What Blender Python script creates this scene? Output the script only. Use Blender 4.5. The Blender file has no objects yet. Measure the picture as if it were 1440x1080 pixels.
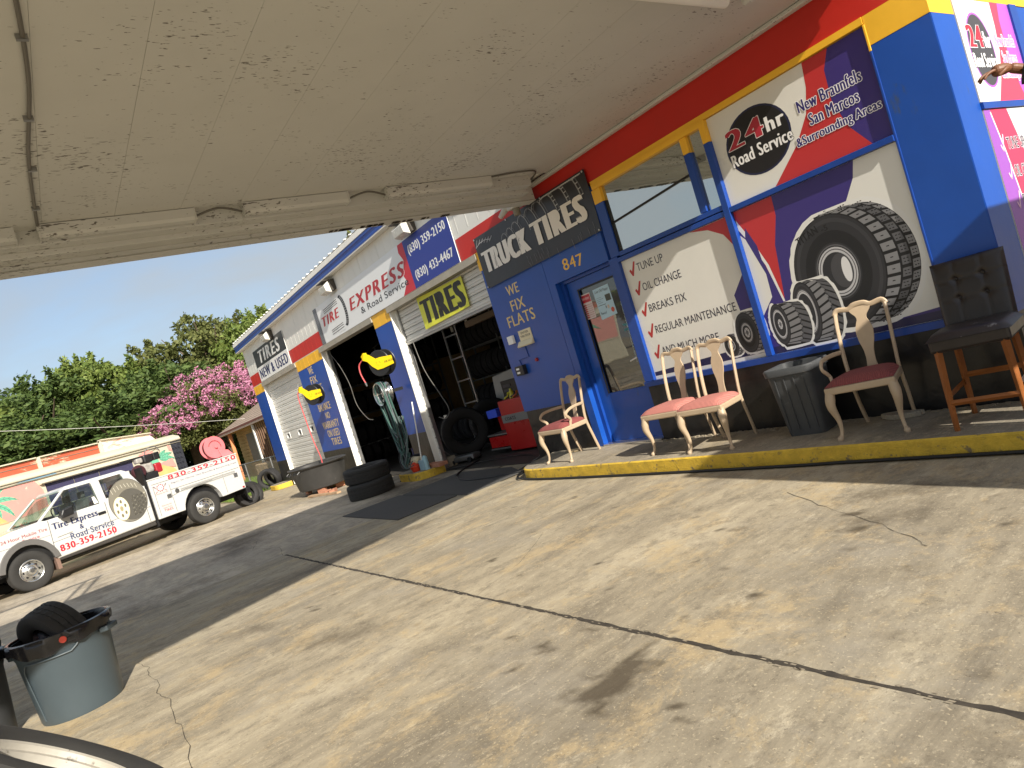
import bpy, math, random
import numpy as np
from mathutils import Vector, Matrix
random.seed(7); RNG = np.random.default_rng(7)
S = bpy.context.scene
COL = S.collection
R = math.radians

# ------------------------------------------------------------------ camera
def cam_axes(yaw, pitch, roll):
    a, b, c = R(yaw), R(pitch), R(roll)
    f = Vector((math.sin(a)*math.cos(b), math.cos(a)*math.cos(b), math.sin(b)))
    r = Vector((math.cos(a), -math.sin(a), 0)); u = r.cross(f)
    return r*math.cos(c)+u*math.sin(c), -r*math.sin(c)+u*math.cos(c), f
cr, cu, cf = cam_axes(-55.742, -1.433, -17.145)
cam_d = bpy.data.cameras.new('camera'); cam = bpy.data.objects.new('camera', cam_d); COL.objects.link(cam)
cam_d.sensor_width = 36; cam_d.lens = 965.7/1440*36; cam_d.clip_end = 2000; cam_d.clip_start = .05
m3 = Matrix((cr, cu, -cf)).transposed()
cam.matrix_world = Matrix.Translation((0, 0, 1.5)) @ m3.to_4x4()
S.camera = cam

# ------------------------------------------------------------------ sun and sky
SUN_EL, = (31.0,)
trav = Vector((-1.0, .17, -.6)).normalized()
sun_d = bpy.data.lights.new('sun', 'SUN'); sun_d.energy = 4.0; sun_d.angle = R(.55); sun_d.color = (1, .93, .82)
sun = bpy.data.objects.new('sun', sun_d); COL.objects.link(sun)
sun.rotation_euler = trav.to_track_quat('-Z', 'Y').to_euler(); sun.location = (20, -4, 20)
W = bpy.data.worlds.new('World'); S.world = W; W.use_nodes = True
nt = W.node_tree; N = nt.nodes; L = nt.links; N.clear()
out = N.new('ShaderNodeOutputWorld'); bg = N.new('ShaderNodeBackground'); bg.inputs['Strength'].default_value = .082
sky = N.new('ShaderNodeTexSky'); sky.sky_type = 'NISHITA'; sky.sun_disc = False
sky.sun_elevation = R(30.8); sky.sun_rotation = math.atan2(1.0, -.17)
sky.dust_density = 2.2; sky.air_density = 1.0; sky.ozone_density = 1.6
tc = N.new('ShaderNodeTexCoord'); mp = N.new('ShaderNodeMapping'); mp.inputs['Scale'].default_value = (1, 1, 2.6)
ns = N.new('ShaderNodeTexNoise'); ns.inputs['Scale'].default_value = 2.1; ns.inputs['Detail'].default_value = 7; ns.inputs['Roughness'].default_value = .55
ns.inputs['Distortion'].default_value = .3
rp = N.new('ShaderNodeValToRGB'); rp.color_ramp.elements[0].position = .40; rp.color_ramp.elements[0].color = (.26, .26, .26, 1)
rp.color_ramp.elements[1].position = .62; rp.color_ramp.elements[1].color = (.95, .95, .95, 1)
mx = N.new('ShaderNodeMix'); mx.data_type = 'RGBA'; mx.inputs['B'].default_value = (3.2, 3.5, 3.75, 1)
L.new(tc.outputs['Generated'], mp.inputs['Vector']); L.new(mp.outputs['Vector'], ns.inputs['Vector']); L.new(ns.outputs['Fac'], rp.inputs['Fac'])
L.new(rp.outputs['Color'], mx.inputs['Factor']); L.new(sky.outputs['Color'], mx.inputs['A']); L.new(mx.outputs['Result'], bg.inputs['Color'])
L.new(bg.outputs['Background'], out.inputs['Surface'])
S.view_settings.view_transform = 'Standard'; S.view_settings.look = 'None'; S.view_settings.gamma = 1
S.view_settings.exposure = 1.0
S.view_settings.use_curve_mapping = False

# ------------------------------------------------------------------ materials
def c(r, g, b):
    f = lambda v: (v/255/12.92) if v/255 <= .04045 else ((v/255+.055)/1.055)**2.4
    return (f(r), f(g), f(b), 1)
MATS = {}
def P(name, col, rough=.6, metal=0, spec=.5, noise=None, bump=None, coat=0, dirt=None, streak=None):
    """procedural principled material. noise=(scale, amount) mottling, bump=(scale, height), dirt=(scale, colour, threshold, coordinate scale)"""
    if name in MATS: return MATS[name]
    m = bpy.data.materials.new(name); m.use_nodes = True; MATS[name] = m
    n = m.node_tree.nodes; l = m.node_tree.links; b = n['Principled BSDF']
    b.inputs['Roughness'].default_value = rough; b.inputs['Metallic'].default_value = metal
    b.inputs['Specular IOR Level'].default_value = spec; b.inputs['Coat Weight'].default_value = coat
    b.inputs['Base Color'].default_value = col
    t = n.new('ShaderNodeTexCoord'); src = None
    if noise:
        a = n.new('ShaderNodeTexNoise'); a.inputs['Scale'].default_value = noise[0]; a.inputs['Detail'].default_value = 6; a.inputs['Roughness'].default_value = .65
        l.new(t.outputs['Object'], a.inputs['Vector'])
        mr = n.new('ShaderNodeMapRange'); mr.inputs['From Min'].default_value = .3; mr.inputs['From Max'].default_value = .7
        mr.inputs['To Min'].default_value = 1-noise[1]; mr.inputs['To Max'].default_value = 1+noise[1]
        l.new(a.outputs['Fac'], mr.inputs['Value'])
        h = n.new('ShaderNodeHueSaturation'); h.inputs['Color'].default_value = col
        l.new(mr.outputs['Result'], h.inputs['Value']); src = h.outputs['Color']
        r2 = n.new('ShaderNodeMapRange'); r2.inputs['To Min'].default_value = max(0, rough-.12); r2.inputs['To Max'].default_value = min(1, rough+.12)
        l.new(a.outputs['Fac'], r2.inputs['Value']); l.new(r2.outputs['Result'], b.inputs['Roughness'])
    if dirt:
        mpn = n.new('ShaderNodeMapping'); mpn.inputs['Scale'].default_value = dirt[3] if len(dirt) > 3 else (1, 1, 1)
        d = n.new('ShaderNodeTexNoise'); d.inputs['Scale'].default_value = dirt[0]; d.inputs['Detail'].default_value = 8; d.inputs['Roughness'].default_value = .7
        l.new(t.outputs['Object'], mpn.inputs['Vector']); l.new(mpn.outputs['Vector'], d.inputs['Vector'])
        k = n.new('ShaderNodeMapRange'); k.inputs['From Min'].default_value = dirt[2]; k.inputs['From Max'].default_value = dirt[2]+.08
        l.new(d.outputs['Fac'], k.inputs['Value'])
        x = n.new('ShaderNodeMix'); x.data_type = 'RGBA'; x.inputs['B'].default_value = dirt[1]
        if src: l.new(src, x.inputs['A'])
        else: x.inputs['A'].default_value = col
        l.new(k.outputs['Result'], x.inputs['Factor']); src = x.outputs['Result']
    if src: l.new(src, b.inputs['Base Color'])
    if bump:
        q = n.new('ShaderNodeTexNoise'); q.inputs['Scale'].default_value = bump[0]; q.inputs['Detail'].default_value = 5
        l.new(t.outputs['Object'], q.inputs['Vector'])
        bm = n.new('ShaderNodeBump'); bm.inputs['Strength'].default_value = bump[2] if len(bump) > 2 else .5; bm.inputs['Distance'].default_value = bump[1]
        l.new(q.outputs['Fac'], bm.inputs['Height']); l.new(bm.outputs['Normal'], b.inputs['Normal'])
    return m
BLUE = P('blue_wall_paint', c(22, 76, 164), .38, noise=(1.3, .10), bump=(9, .004, .35), dirt=(4, c(56, 78, 120), .635, (1, 1, .45)))
BLUE_TRIM = P('blue_frame_paint', c(22, 66, 150), .35, noise=(4, .12), bump=(30, .001, .5))
RED = P('red_wall_paint', c(190, 34, 22), .5, noise=(1.2, .08), bump=(14, .003, .3), dirt=(5, c(150, 52, 42), .66, (.5, 1, 1)))
YELLOW = P('yellow_wall_paint', c(243, 186, 48), .45, noise=(2, .07), bump=(14, .002, .4), dirt=(7, c(190, 150, 60), .70))
BLACKP = P('black_base_paint', c(28, 27, 27), .32, noise=(4, .35), bump=(7, .012, .6), dirt=(4, c(70, 66, 60), .66, (1, 1, .4)))
WHITE_M = P('white_sheet_metal', c(222, 221, 214), .45, noise=(1.2, .05), bump=(2.2, .01, .25), dirt=(3.4, c(176, 170, 156), .66, (1, 1, .35)))
WHITE_T = P('white_trim_paint', c(232, 230, 222), .5, noise=(4, .06), dirt=(9, c(120, 112, 100), .66, (1, 1, .5)))
DOORW = P('white_roll_door', c(214, 213, 206), .45, noise=(1.5, .05), dirt=(3, c(160, 155, 142), .67, (1, 1, .5)))
STEEL = P('galvanised_steel', c(150, 150, 148), .4, .8, noise=(6, .15))
ALU = P('brushed_aluminium', c(205, 205, 205), .28, .9)
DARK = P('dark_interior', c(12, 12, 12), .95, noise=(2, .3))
RUBBER = P('black_rubber', c(38, 37, 37), .75, noise=(5, .25), bump=(60, .001, .4))
RUBBER2 = P('dusty_rubber', c(44, 43, 41), .85, noise=(5, .22), bump=(80, .001, .4))
BLACKPL = P('black_plastic', c(26, 26, 27), .45, noise=(6, .2))
GREYPL = P('grey_bin_plastic', c(66, 77, 83), .42, noise=(2.5, .08), bump=(120, .0006, .5), dirt=(5, c(70, 74, 74), .68))
DGREYPL = P('charcoal_bin_plastic', c(66, 68, 70), .6, noise=(3, .2), bump=(30, .001, .5), dirt=(6, c(104, 104, 100), .62))
CEIL = None
CHW = P('cream_painted_wood', c(178, 158, 132), .48, noise=(5, .08), dirt=(22, c(120, 96, 72), .73))
REDF = P('ribbed_red_fabric', c(140, 72, 70), .9)
PINKF = P('faded_pink_fabric', c(190, 122, 112), .92)
BRW = P('orange_brown_wood', c(142, 84, 36), .42, noise=(6, .2), dirt=(18, c(196, 168, 130), .70, (1, 1, .25)))
LEATH = P('black_leatherette', c(40, 33, 30), .34, noise=(6, .2), bump=(40, .0015, .5))
LEATHW = P('worn_leatherette', c(48, 41, 38), .45, noise=(6, .2), bump=(40, .0015, .5), dirt=(7, c(150, 145, 140), .60))
KERBY = P('yellow_kerb_paint', c(206, 172, 58), .8, noise=(9, .22), bump=(55, .008, .9), dirt=(11, c(128, 112, 78), .56))
TRUCKW = P('truck_white_paint', c(192, 192, 189), .25, noise=(1, .03), coat=.5, dirt=(2.4, c(206, 198, 180), .66))
CREAM = P('cream_trailer_paint', c(198, 190, 168), .5, noise=(1.4, .07), dirt=(2.6, c(196, 180, 148), .64, (.5, 1, 1)))
GLASSD = P('tinted_vehicle_glass', c(44, 58, 58), .06, 0, .8)
GLASST = bpy.data.materials.new('clear_vehicle_glass'); GLASST.use_nodes = True
_n = GLASST.node_tree.nodes; _l = GLASST.node_tree.links; _t = _n.new('ShaderNodeBsdfTransparent'); _t.inputs['Color'].default_value = (.55, .66, .62, 1); _g = _n.new('ShaderNodeBsdfGlossy'); _g.inputs['Roughness'].default_value = .03
_m = _n.new('ShaderNodeMixShader'); _m.inputs['Fac'].default_value = .12; _l.new(_t.outputs['BSDF'], _m.inputs[1]); _l.new(_g.outputs['BSDF'], _m.inputs[2]); _l.new(_m.outputs['Shader'], _n['Material Output'].inputs['Surface'])
CHROME = P('polished_rim', c(205, 205, 202), .2, .95, noise=(9, .1))
YEL = P('bright_yellow_steel', c(226, 196, 12), .35, noise=(4, .05))
REDT = P('red_cabinet_paint', c(176, 22, 22), .3, noise=(3, .1))
PINKR = P('faded_pink_reel_paint', c(226, 118, 122), .5, noise=(3, .08))
HOSE = P('green_hose', c(60, 92, 84), .45)
HOSEP = P('pink_hose', c(200, 84, 84), .5)
HOSEG = P('grey_hose', c(96, 104, 106), .5)
CABLE = P('black_cable', c(24, 24, 25), .5)
PLAIN = {}
def flat(r, g, b, rough=.45):
    k = 'print_%d_%d_%d' % (r, g, b)
    return P(k, c(r, g, b), rough)
# mirror-like tinted glass
def glass_mirror(name, dark, fac):
    m = bpy.data.materials.new(name); m.use_nodes = True; n = m.node_tree.nodes; l = m.node_tree.links
    b = n['Principled BSDF']; b.inputs['Base Color'].default_value = dark; b.inputs['Roughness'].default_value = .3
    g = n.new('ShaderNodeBsdfGlossy'); g.inputs['Roughness'].default_value = .012; g.inputs['Color'].default_value = (.86, .9, .88, 1)
    q = n.new('ShaderNodeTexNoise'); q.inputs['Scale'].default_value = 1.4; t = n.new('ShaderNodeTexCoord'); l.new(t.outputs['Object'], q.inputs['Vector'])
    bm = n.new('ShaderNodeBump'); bm.inputs['Strength'].default_value = .25; bm.inputs['Distance'].default_value = .01
    l.new(q.outputs['Fac'], bm.inputs['Height']); l.new(bm.outputs['Normal'], g.inputs['Normal'])
    x = n.new('ShaderNodeMixShader'); x.inputs['Fac'].default_value = fac
    l.new(b.outputs['BSDF'], x.inputs[1]); l.new(g.outputs['BSDF'], x.inputs[2]); l.new(x.outputs['Shader'], n['Material Output'].inputs['Surface'])
    return m
TRANSOM = glass_mirror('reflective_film_glass', c(84, 90, 84), .62)
DOORGL = glass_mirror('dark_door_glass', c(8, 8, 8), .13)

def fabric(m, scale):
    n = m.node_tree.nodes; l = m.node_tree.links; b = n['Principled BSDF']
    t = n.new('ShaderNodeTexCoord'); w = n.new('ShaderNodeTexWave'); w.bands_direction = 'X'; w.inputs['Scale'].default_value = scale; w.inputs['Distortion'].default_value = 1.5
    l.new(t.outputs['Object'], w.inputs['Vector'])
    bm = n.new('ShaderNodeBump'); bm.inputs['Strength'].default_value = .8; bm.inputs['Distance'].default_value = .003; l.new(w.outputs['Fac'], bm.inputs['Height']); l.new(bm.outputs['Normal'], b.inputs['Normal'])
    col = tuple(b.inputs['Base Color'].default_value)
    x = n.new('ShaderNodeMix'); x.data_type = 'RGBA'; x.inputs['A'].default_value = [v*.72 for v in col[:3]]+[1]; x.inputs['B'].default_value = col
    l.new(w.outputs['Fac'], x.inputs['Factor']); l.new(x.outputs['Result'], b.inputs['Base Color'])
fabric(REDF, 22); fabric(PINKF, 22)

def ceiling_mat():
    m = bpy.data.materials.new('peeling_soffit_paint'); m.use_nodes = True; n = m.node_tree.nodes; l = m.node_tree.links; b = n['Principled BSDF']
    b.inputs['Roughness'].default_value = .6
    t = n.new('ShaderNodeTexCoord')
    def nz(scale, detail, vec=None, rough=.6):
        a = n.new('ShaderNodeTexNoise'); a.inputs['Scale'].default_value = scale; a.inputs['Detail'].default_value = detail; a.inputs['Roughness'].default_value = rough
        if vec is not None:
            mpn = n.new('ShaderNodeMapping'); mpn.inputs['Scale'].default_value = vec; l.new(t.outputs['Object'], mpn.inputs['Vector']); l.new(mpn.outputs['Vector'], a.inputs['Vector'])
        else: l.new(t.outputs['Object'], a.inputs['Vector'])
        return a.outputs['Fac']
    def mth(op, a, bb, cl=False):
        q = n.new('ShaderNodeMath'); q.operation = op; q.use_clamp = cl
        for i, v in enumerate((a, bb)):
            if isinstance(v, (int, float)): q.inputs[i].default_value = v
            else: l.new(v, q.inputs[i])
        return q.outputs[0]
    big = nz(.9, 4)
    chips = nz(13, 2, (3.4, 1.0, 3.4), .5)      # short dashes running along y
    chips2 = nz(26, 2, (3.0, .8, 3.0), .5)
    mask = mth('MULTIPLY', mth('SUBTRACT', big, .5), .55)
    v = mth('MULTIPLY', mth('SUBTRACT', mth('ADD', chips, mask), .70), 34, True)
    v2 = mth('MULTIPLY', mth('SUBTRACT', mth('ADD', chips2, mask), .70), 34, True)
    f = mth('MAXIMUM', v, v2)
    f = mth('MULTIPLY', f, .85)
    dirt = n.new('ShaderNodeMix'); dirt.data_type = 'RGBA'; dirt.inputs['A'].default_value = c(186, 185, 178); dirt.inputs['B'].default_value = c(202, 201, 194)
    l.new(nz(1.6, 6), dirt.inputs['Factor'])
    x = n.new('ShaderNodeMix'); x.data_type = 'RGBA'; x.inputs['B'].default_value = c(70, 60, 50)
    l.new(dirt.outputs['Result'], x.inputs['A']); l.new(f, x.inputs['Factor']); l.new(x.outputs['Result'], b.inputs['Base Color'])
    h = mth('SUBTRACT', nz(3, 6, (1, .5, 1)), mth('MULTIPLY', f, .6))
    bm = n.new('ShaderNodeBump'); bm.inputs['Strength'].default_value = .35; bm.inputs['Distance'].default_value = .006
    l.new(h, bm.inputs['Height']); l.new(bm.outputs['Normal'], b.inputs['Normal'])
    return m
CEIL = ceiling_mat()

def concrete_mat(name, base, dark, tan, use_attr=True, streak=(1, .25, 1)):
    m = bpy.data.materials.new(name); m.use_nodes = True; n = m.node_tree.nodes; l = m.node_tree.links; b = n['Principled BSDF']
    b.inputs['Roughness'].default_value = .82; b.inputs['Specular IOR Level'].default_value = .3
    g = n.new('ShaderNodeNewGeometry')
    def nz(scale, detail, vec=(1, 1, 1), rough=.6, dist=0):
        a = n.new('ShaderNodeTexNoise'); a.inputs['Scale'].default_value = scale; a.inputs['Detail'].default_value = detail; a.inputs['Roughness'].default_value = rough; a.inputs['Distortion'].default_value = dist
        mpn = n.new('ShaderNodeMapping'); mpn.inputs['Scale'].default_value = vec; l.new(g.outputs['Position'], mpn.inputs['Vector']); l.new(mpn.outputs['Vector'], a.inputs['Vector'])
        return a.outputs['Fac']
    def rng(v, a, bb, lo=0, hi=1):
        q = n.new('ShaderNodeMapRange'); q.inputs['From Min'].default_value = a; q.inputs['From Max'].default_value = bb; q.inputs['To Min'].default_value = lo; q.inputs['To Max'].default_value = hi
        l.new(v, q.inputs['Value']); return q.outputs['Result']
    def mix(A, B, F, mode='MIX'):
        q = n.new('ShaderNodeMix'); q.data_type = 'RGBA'; q.blend_type = mode
        for k, v in (('A', A), ('B', B)):
            if isinstance(v, tuple): q.inputs[k].default_value = v
            else: l.new(v, q.inputs[k])
        if isinstance(F, float): q.inputs['Factor'].default_value = F
        else: l.new(F, q.inputs['Factor'])
        return q.outputs['Result']
    col = mix(base, dark, rng(nz(.8, 12, streak, .78, .3), .40, .62, 0, .85))
    col = mix(col, tan, rng(nz(1.9, 13, (1, .75, 1), .82, .3), .51, .60, 0, .6))
    col = mix(col, dark, rng(nz(6, 12, (1, .7, 1), .85), .50, .60, 0, .6))
    col = mix(col, c(150, 144, 132), rng(nz(1.1, 8, (.7, 1, 1), .7), .52, .66, 0, .5))
    col = mix(col, c(216, 204, 178), rng(nz(8, 12, (1, .45, 1), .88), .54, .64, 0, .45))
    vv = n.new('ShaderNodeTexVoronoi'); vv.inputs['Scale'].default_value = 2.2; vv.inputs['Randomness'].default_value = 1; l.new(g.outputs['Position'], vv.inputs['Vector'])
    col = mix(col, dark, rng(vv.outputs['Distance'], .10, .04, 0, .45))
    col = mix(col, c(205, 190, 160), rng(nz(70, 3, (1, 1, 1), .6), .60, .70, 0, .55))
    col = mix(col, c(70, 64, 54), rng(nz(40, 4, (1, 1, 1), .7), .62, .70, 0, .55))
    if use_attr:
        a = n.new('ShaderNodeAttribute'); a.attribute_name = 'stain'
        sn = n.new('ShaderNodeMath'); sn.operation = 'MULTIPLY_ADD'; l.new(nz(14, 6, (1, 1, 1), .8), sn.inputs[0]); sn.inputs[1].default_value = .55; l.new(a.outputs['Fac'], sn.inputs[2])
        col = mix(col, c(74, 65, 52), rng(sn.outputs[0], .42, .78, 0, .85))
    l.new(col, b.inputs['Base Color'])
    bm = n.new('ShaderNodeBump'); bm.inputs['Strength'].default_value = .5; bm.inputs['Distance'].default_value = .006
    l.new(nz(26, 8, (1, 1, 1), .75), bm.inputs['Height']); l.new(bm.outputs['Normal'], b.inputs['Normal'])
    return m
CONC = concrete_mat('tan_concrete', c(176, 165, 142), c(110, 102, 88), c(186, 164, 124))
CONC2 = concrete_mat('greasy_concrete', c(186, 174, 154), c(124, 116, 104), c(196, 180, 150), streak=(.35, 1, 1))
GROUND = concrete_mat('worn_pavement', c(166, 154, 131), c(118, 108, 91), c(184, 165, 130), False, (.3, 1, 1))
WALK = concrete_mat('walkway_concrete', c(158, 148, 130), c(104, 98, 86), c(166, 152, 124), False)

def leaf_mat(name, a, bcol, trans=.25):
    m = bpy.data.materials.new(name); m.use_nodes = True; n = m.node_tree.nodes; l = m.node_tree.links; b = n['Principled BSDF']
    b.inputs['Roughness'].default_value = .6; b.inputs['Specular IOR Level'].default_value = .25
    g = n.new('ShaderNodeNewGeometry'); x = n.new('ShaderNodeMix'); x.data_type = 'RGBA'; x.inputs['A'].default_value = a; x.inputs['B'].default_value = bcol
    l.new(g.outputs['Random Per Island'], x.inputs['Factor']); l.new(x.outputs['Result'], b.inputs['Base Color'])
    tr = n.new('ShaderNodeBsdfTranslucent'); l.new(x.outputs['Result'], tr.inputs['Color'])
    ms = n.new('ShaderNodeMixShader'); ms.inputs['Fac'].default_value = trans; l.new(b.outputs['BSDF'], ms.inputs[1]); l.new(tr.outputs['BSDF'], ms.inputs[2]); l.new(ms.outputs['Shader'], n['Material Output'].inputs['Surface'])
    return m
LEAF1 = leaf_mat('mid_green_leaves', c(82, 102, 46), c(128, 142, 74)); LEAF2 = leaf_mat('dark_green_leaves', c(62, 82, 42), c(96, 114, 60))
LEAF3 = leaf_mat('olive_leaves', c(84, 92, 50), c(112, 116, 66)); BLOOM = leaf_mat('pink_blossom', c(186, 112, 146), c(204, 150, 176), .22)
GRASS = leaf_mat('grass_blades', c(84, 116, 46), c(132, 150, 70))
BARK = P('bark', c(92, 78, 64), .9, noise=(6, .3))

# ------------------------------------------------------------------ mesh helpers
class MB:
    def __init__(s): s.v = []; s.f = []; s.m = []
    def add(s, vs, fs, m=0):
        o = len(s.v); s.v += [tuple(p) for p in vs]; s.f += [tuple(i+o for i in f) for f in fs]; s.m += [m]*len(fs); return s
    def box(s, x0, x1, y0, y1, z0, z1, m=0):
        return s.add([(x0,y0,z0),(x1,y0,z0),(x1,y1,z0),(x0,y1,z0),(x0,y0,z1),(x1,y0,z1),(x1,y1,z1),(x0,y1,z1)],
                     [(0,3,2,1),(4,5,6,7),(0,1,5,4),(1,2,6,5),(2,3,7,6),(3,0,4,7)], m)
    def prism(s, pts, axis, a, b, m=0):
        """pts: 2D outline (counter-clockwise or not); extruded along axis from a to b"""
        def w(p, t):
            return {'x': (t, p[0], p[1]), 'y': (p[0], t, p[1]), 'z': (p[0], p[1], t)}[axis]
        n = len(pts); vs = [w(p, a) for p in pts]+[w(p, b) for p in pts]
        fs = [tuple(range(n)), tuple(reversed(range(n, 2*n)))]+[(i, i+n, (i+1) % n+n, (i+1) % n) for i in range(n)]
        return s.add(vs, fs, m)
    def tube(s, pts, rad, n=8, m=0, cap=True, closed=False):
        pts = [Vector(p) for p in pts]; k = len(pts)
        if not hasattr(rad, '__len__') or isinstance(rad, tuple): rad = [rad]*k
        up = Vector((0, 0, 1)); vs = []; fs = []; prev = None
        for i, p in enumerate(pts):
            t = (pts[min(i+1, k-1)]-pts[max(i-1, 0)])
            if closed: t = pts[(i+1) % k]-pts[i-1]
            t = t.normalized() if t.length > 1e-9 else Vector((0, 0, 1))
            if prev is None:
                a = up.cross(t)
                if a.length < .1: a = Vector((1, 0, 0)).cross(t)
            else: a = prev-t*prev.dot(t)
            a.normalize(); prev = a; b = t.cross(a)
            r = rad[i]; ra, rb = (r, r) if not hasattr(r, '__len__') else r
            for j in range(n):
                q = 2*math.pi*j/n; vs.append(p+a*(ra*math.cos(q))+b*(rb*math.sin(q)))
        rows = k if closed else k-1
        for i in range(rows):
            for j in range(n):
                i2 = (i+1) % k
                fs.append((i*n+j, i*n+(j+1) % n, i2*n+(j+1) % n, i2*n+j))
        if cap and not closed: fs += [tuple(reversed(range(n))), tuple(range((k-1)*n, k*n))]
        return s.add(vs, fs, m)
    def lathe(s, prof, n=32, m=0, axis='z', cen=(0, 0, 0), sx=1, sy=1):
        """prof: list of (r, h)"""
        vs = []; k = len(prof)
        for r, h in prof:
            for j in range(n):
                q = 2*math.pi*j/n; x, y = r*math.cos(q)*sx, r*math.sin(q)*sy
                p = {'z': (x, y, h), 'y': (x, h, y), 'x': (h, x, y)}[axis]
                vs.append((p[0]+cen[0], p[1]+cen[1], p[2]+cen[2]))
        fs = [(i*n+j, i*n+(j+1) % n, (i+1)*n+(j+1) % n, (i+1)*n+j) for i in range(k-1) for j in range(n)]
        return s.add(vs, fs, m)
    def disc(s, cen, r, axis='y', n=24, m=0):
        vs = []
        for j in range(n):
            q = 2*math.pi*j/n; x, y = r*math.cos(q), r*math.sin(q)
            p = {'z': (x, y, 0), 'y': (x, 0, y), 'x': (0, x, y)}[axis]; vs.append((p[0]+cen[0], p[1]+cen[1], p[2]+cen[2]))
        return s.add(vs, [tuple(range(n))], m)
    def mesh(s, name, mats, smooth=True, ang=38):
        me = bpy.data.meshes.new(name); me.from_pydata(s.v, [], s.f)
        for m in (mats if isinstance(mats, (list, tuple)) else [mats]): me.materials.append(m)
        me.polygons.foreach_set('material_index', s.m)
        if smooth:
            me.polygons.foreach_set('use_smooth', [True]*len(me.polygons)); me.set_sharp_from_angle(angle=R(ang))
        me.update(); return me
    def build(s, name, mats, parent=None, loc=None, smooth=True, bevel=0, rot=None, ang=38):
        if parent is not None and parent.name in WORLD:          # vertices were given in world space
            o = parent.location; s.v = [(p[0]-o.x, p[1]-o.y, p[2]-o.z) for p in s.v]
        return put(name, s.mesh(name, mats, smooth, ang), parent, loc, rot, bevel)
WORLD = set()
def put(name, me, parent=None, loc=None, rot=None, bevel=0):
    ob = bpy.data.objects.new(name, me); COL.objects.link(ob)
    if parent: ob.parent = parent
    if loc: ob.location = loc
    if rot: ob.rotation_euler = rot
    if bevel:
        b = ob.modifiers.new('bevel', 'BEVEL'); b.width = bevel; b.segments = 2; b.limit_method = 'ANGLE'; b.angle_limit = R(40); b.harden_normals = False
    return ob
def tag(o, label=None, cat=None, group=None, kind=None):
    if label: o['label'] = label
    if cat: o['category'] = cat
    if group: o['group'] = group
    if kind: o['kind'] = kind
    return o
def thing(name, label, cat, loc=(0, 0, 0), rotz=0, group=None, world=False, rot=None):
    o = bpy.data.objects.new(name, None); COL.objects.link(o); o.location = loc; o.rotation_euler = rot or (0, 0, rotz); o.empty_display_size = .2
    if world: WORLD.add(o.name)
    return tag(o, label, cat, group)
def dup(o, loc=None, rot=None, label=None, parent=None, scale=None):
    n = o.copy(); COL.objects.link(n)
    if parent: n.parent = parent
    if loc is not None: n.location = loc
    if rot is not None: n.rotation_euler = rot
    if scale is not None: n.scale = scale
    if label: n['label'] = label
    for ch in o.children: dup(ch, parent=n)
    return n
def B(name, x0, x1, y0, y1, z0, z1, mat, parent=None, bevel=0):
    return MB().box(x0, x1, y0, y1, z0, z1).build(name, mat, parent, smooth=False, bevel=bevel)
def spline(pts, n=8):
    """Catmull-Rom through pts"""
    P_ = [Vector(p) for p in pts]; o = []
    for i in range(len(P_)-1):
        p0 = P_[max(i-1, 0)]; p1 = P_[i]; p2 = P_[i+1]; p3 = P_[min(i+2, len(P_)-1)]
        for j in range(n):
            t = j/n; o.append(.5*((2*p1)+(p2-p0)*t+(2*p0-5*p1+4*p2-p3)*t*t+(3*p1-p0-3*p2+p3)*t**3))
    o.append(P_[-1]); return o
def lerp_list(vals, n):
    o = []
    for i in range(len(vals)-1):
        for j in range(n):
            t = j/n; o.append(vals[i]*(1-t)+vals[i+1]*t)
    return o+[vals[-1]]

# ------------------------------------------------------------------ flat print (signs, lettering): polygons and glyphs in a plane
_tc = {}
def glyphs(txt, bold=0., shear=0., space=1.):
    k = (txt, bold, shear, space)
    if k not in _tc:
        cu_ = bpy.data.curves.new('lettering', 'FONT'); cu_.body = txt; cu_.size = 1; cu_.offset = bold; cu_.shear = shear; cu_.space_character = space; cu_.resolution_u = 3; cu_.fill_mode = 'FRONT'
        ob = bpy.data.objects.new('lettering', cu_); COL.objects.link(ob)
        dg = bpy.context.evaluated_depsgraph_get(); me = bpy.data.meshes.new_from_object(ob.evaluated_get(dg))
        v = np.array([p.co[:2] for p in me.vertices]) if len(me.vertices) else np.zeros((1, 2)); f = [tuple(p.vertices) for p in me.polygons]
        bpy.data.objects.remove(ob); bpy.data.curves.remove(cu_); bpy.data.meshes.remove(me)
        _tc[k] = (v, f)
    return _tc[k]
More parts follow.
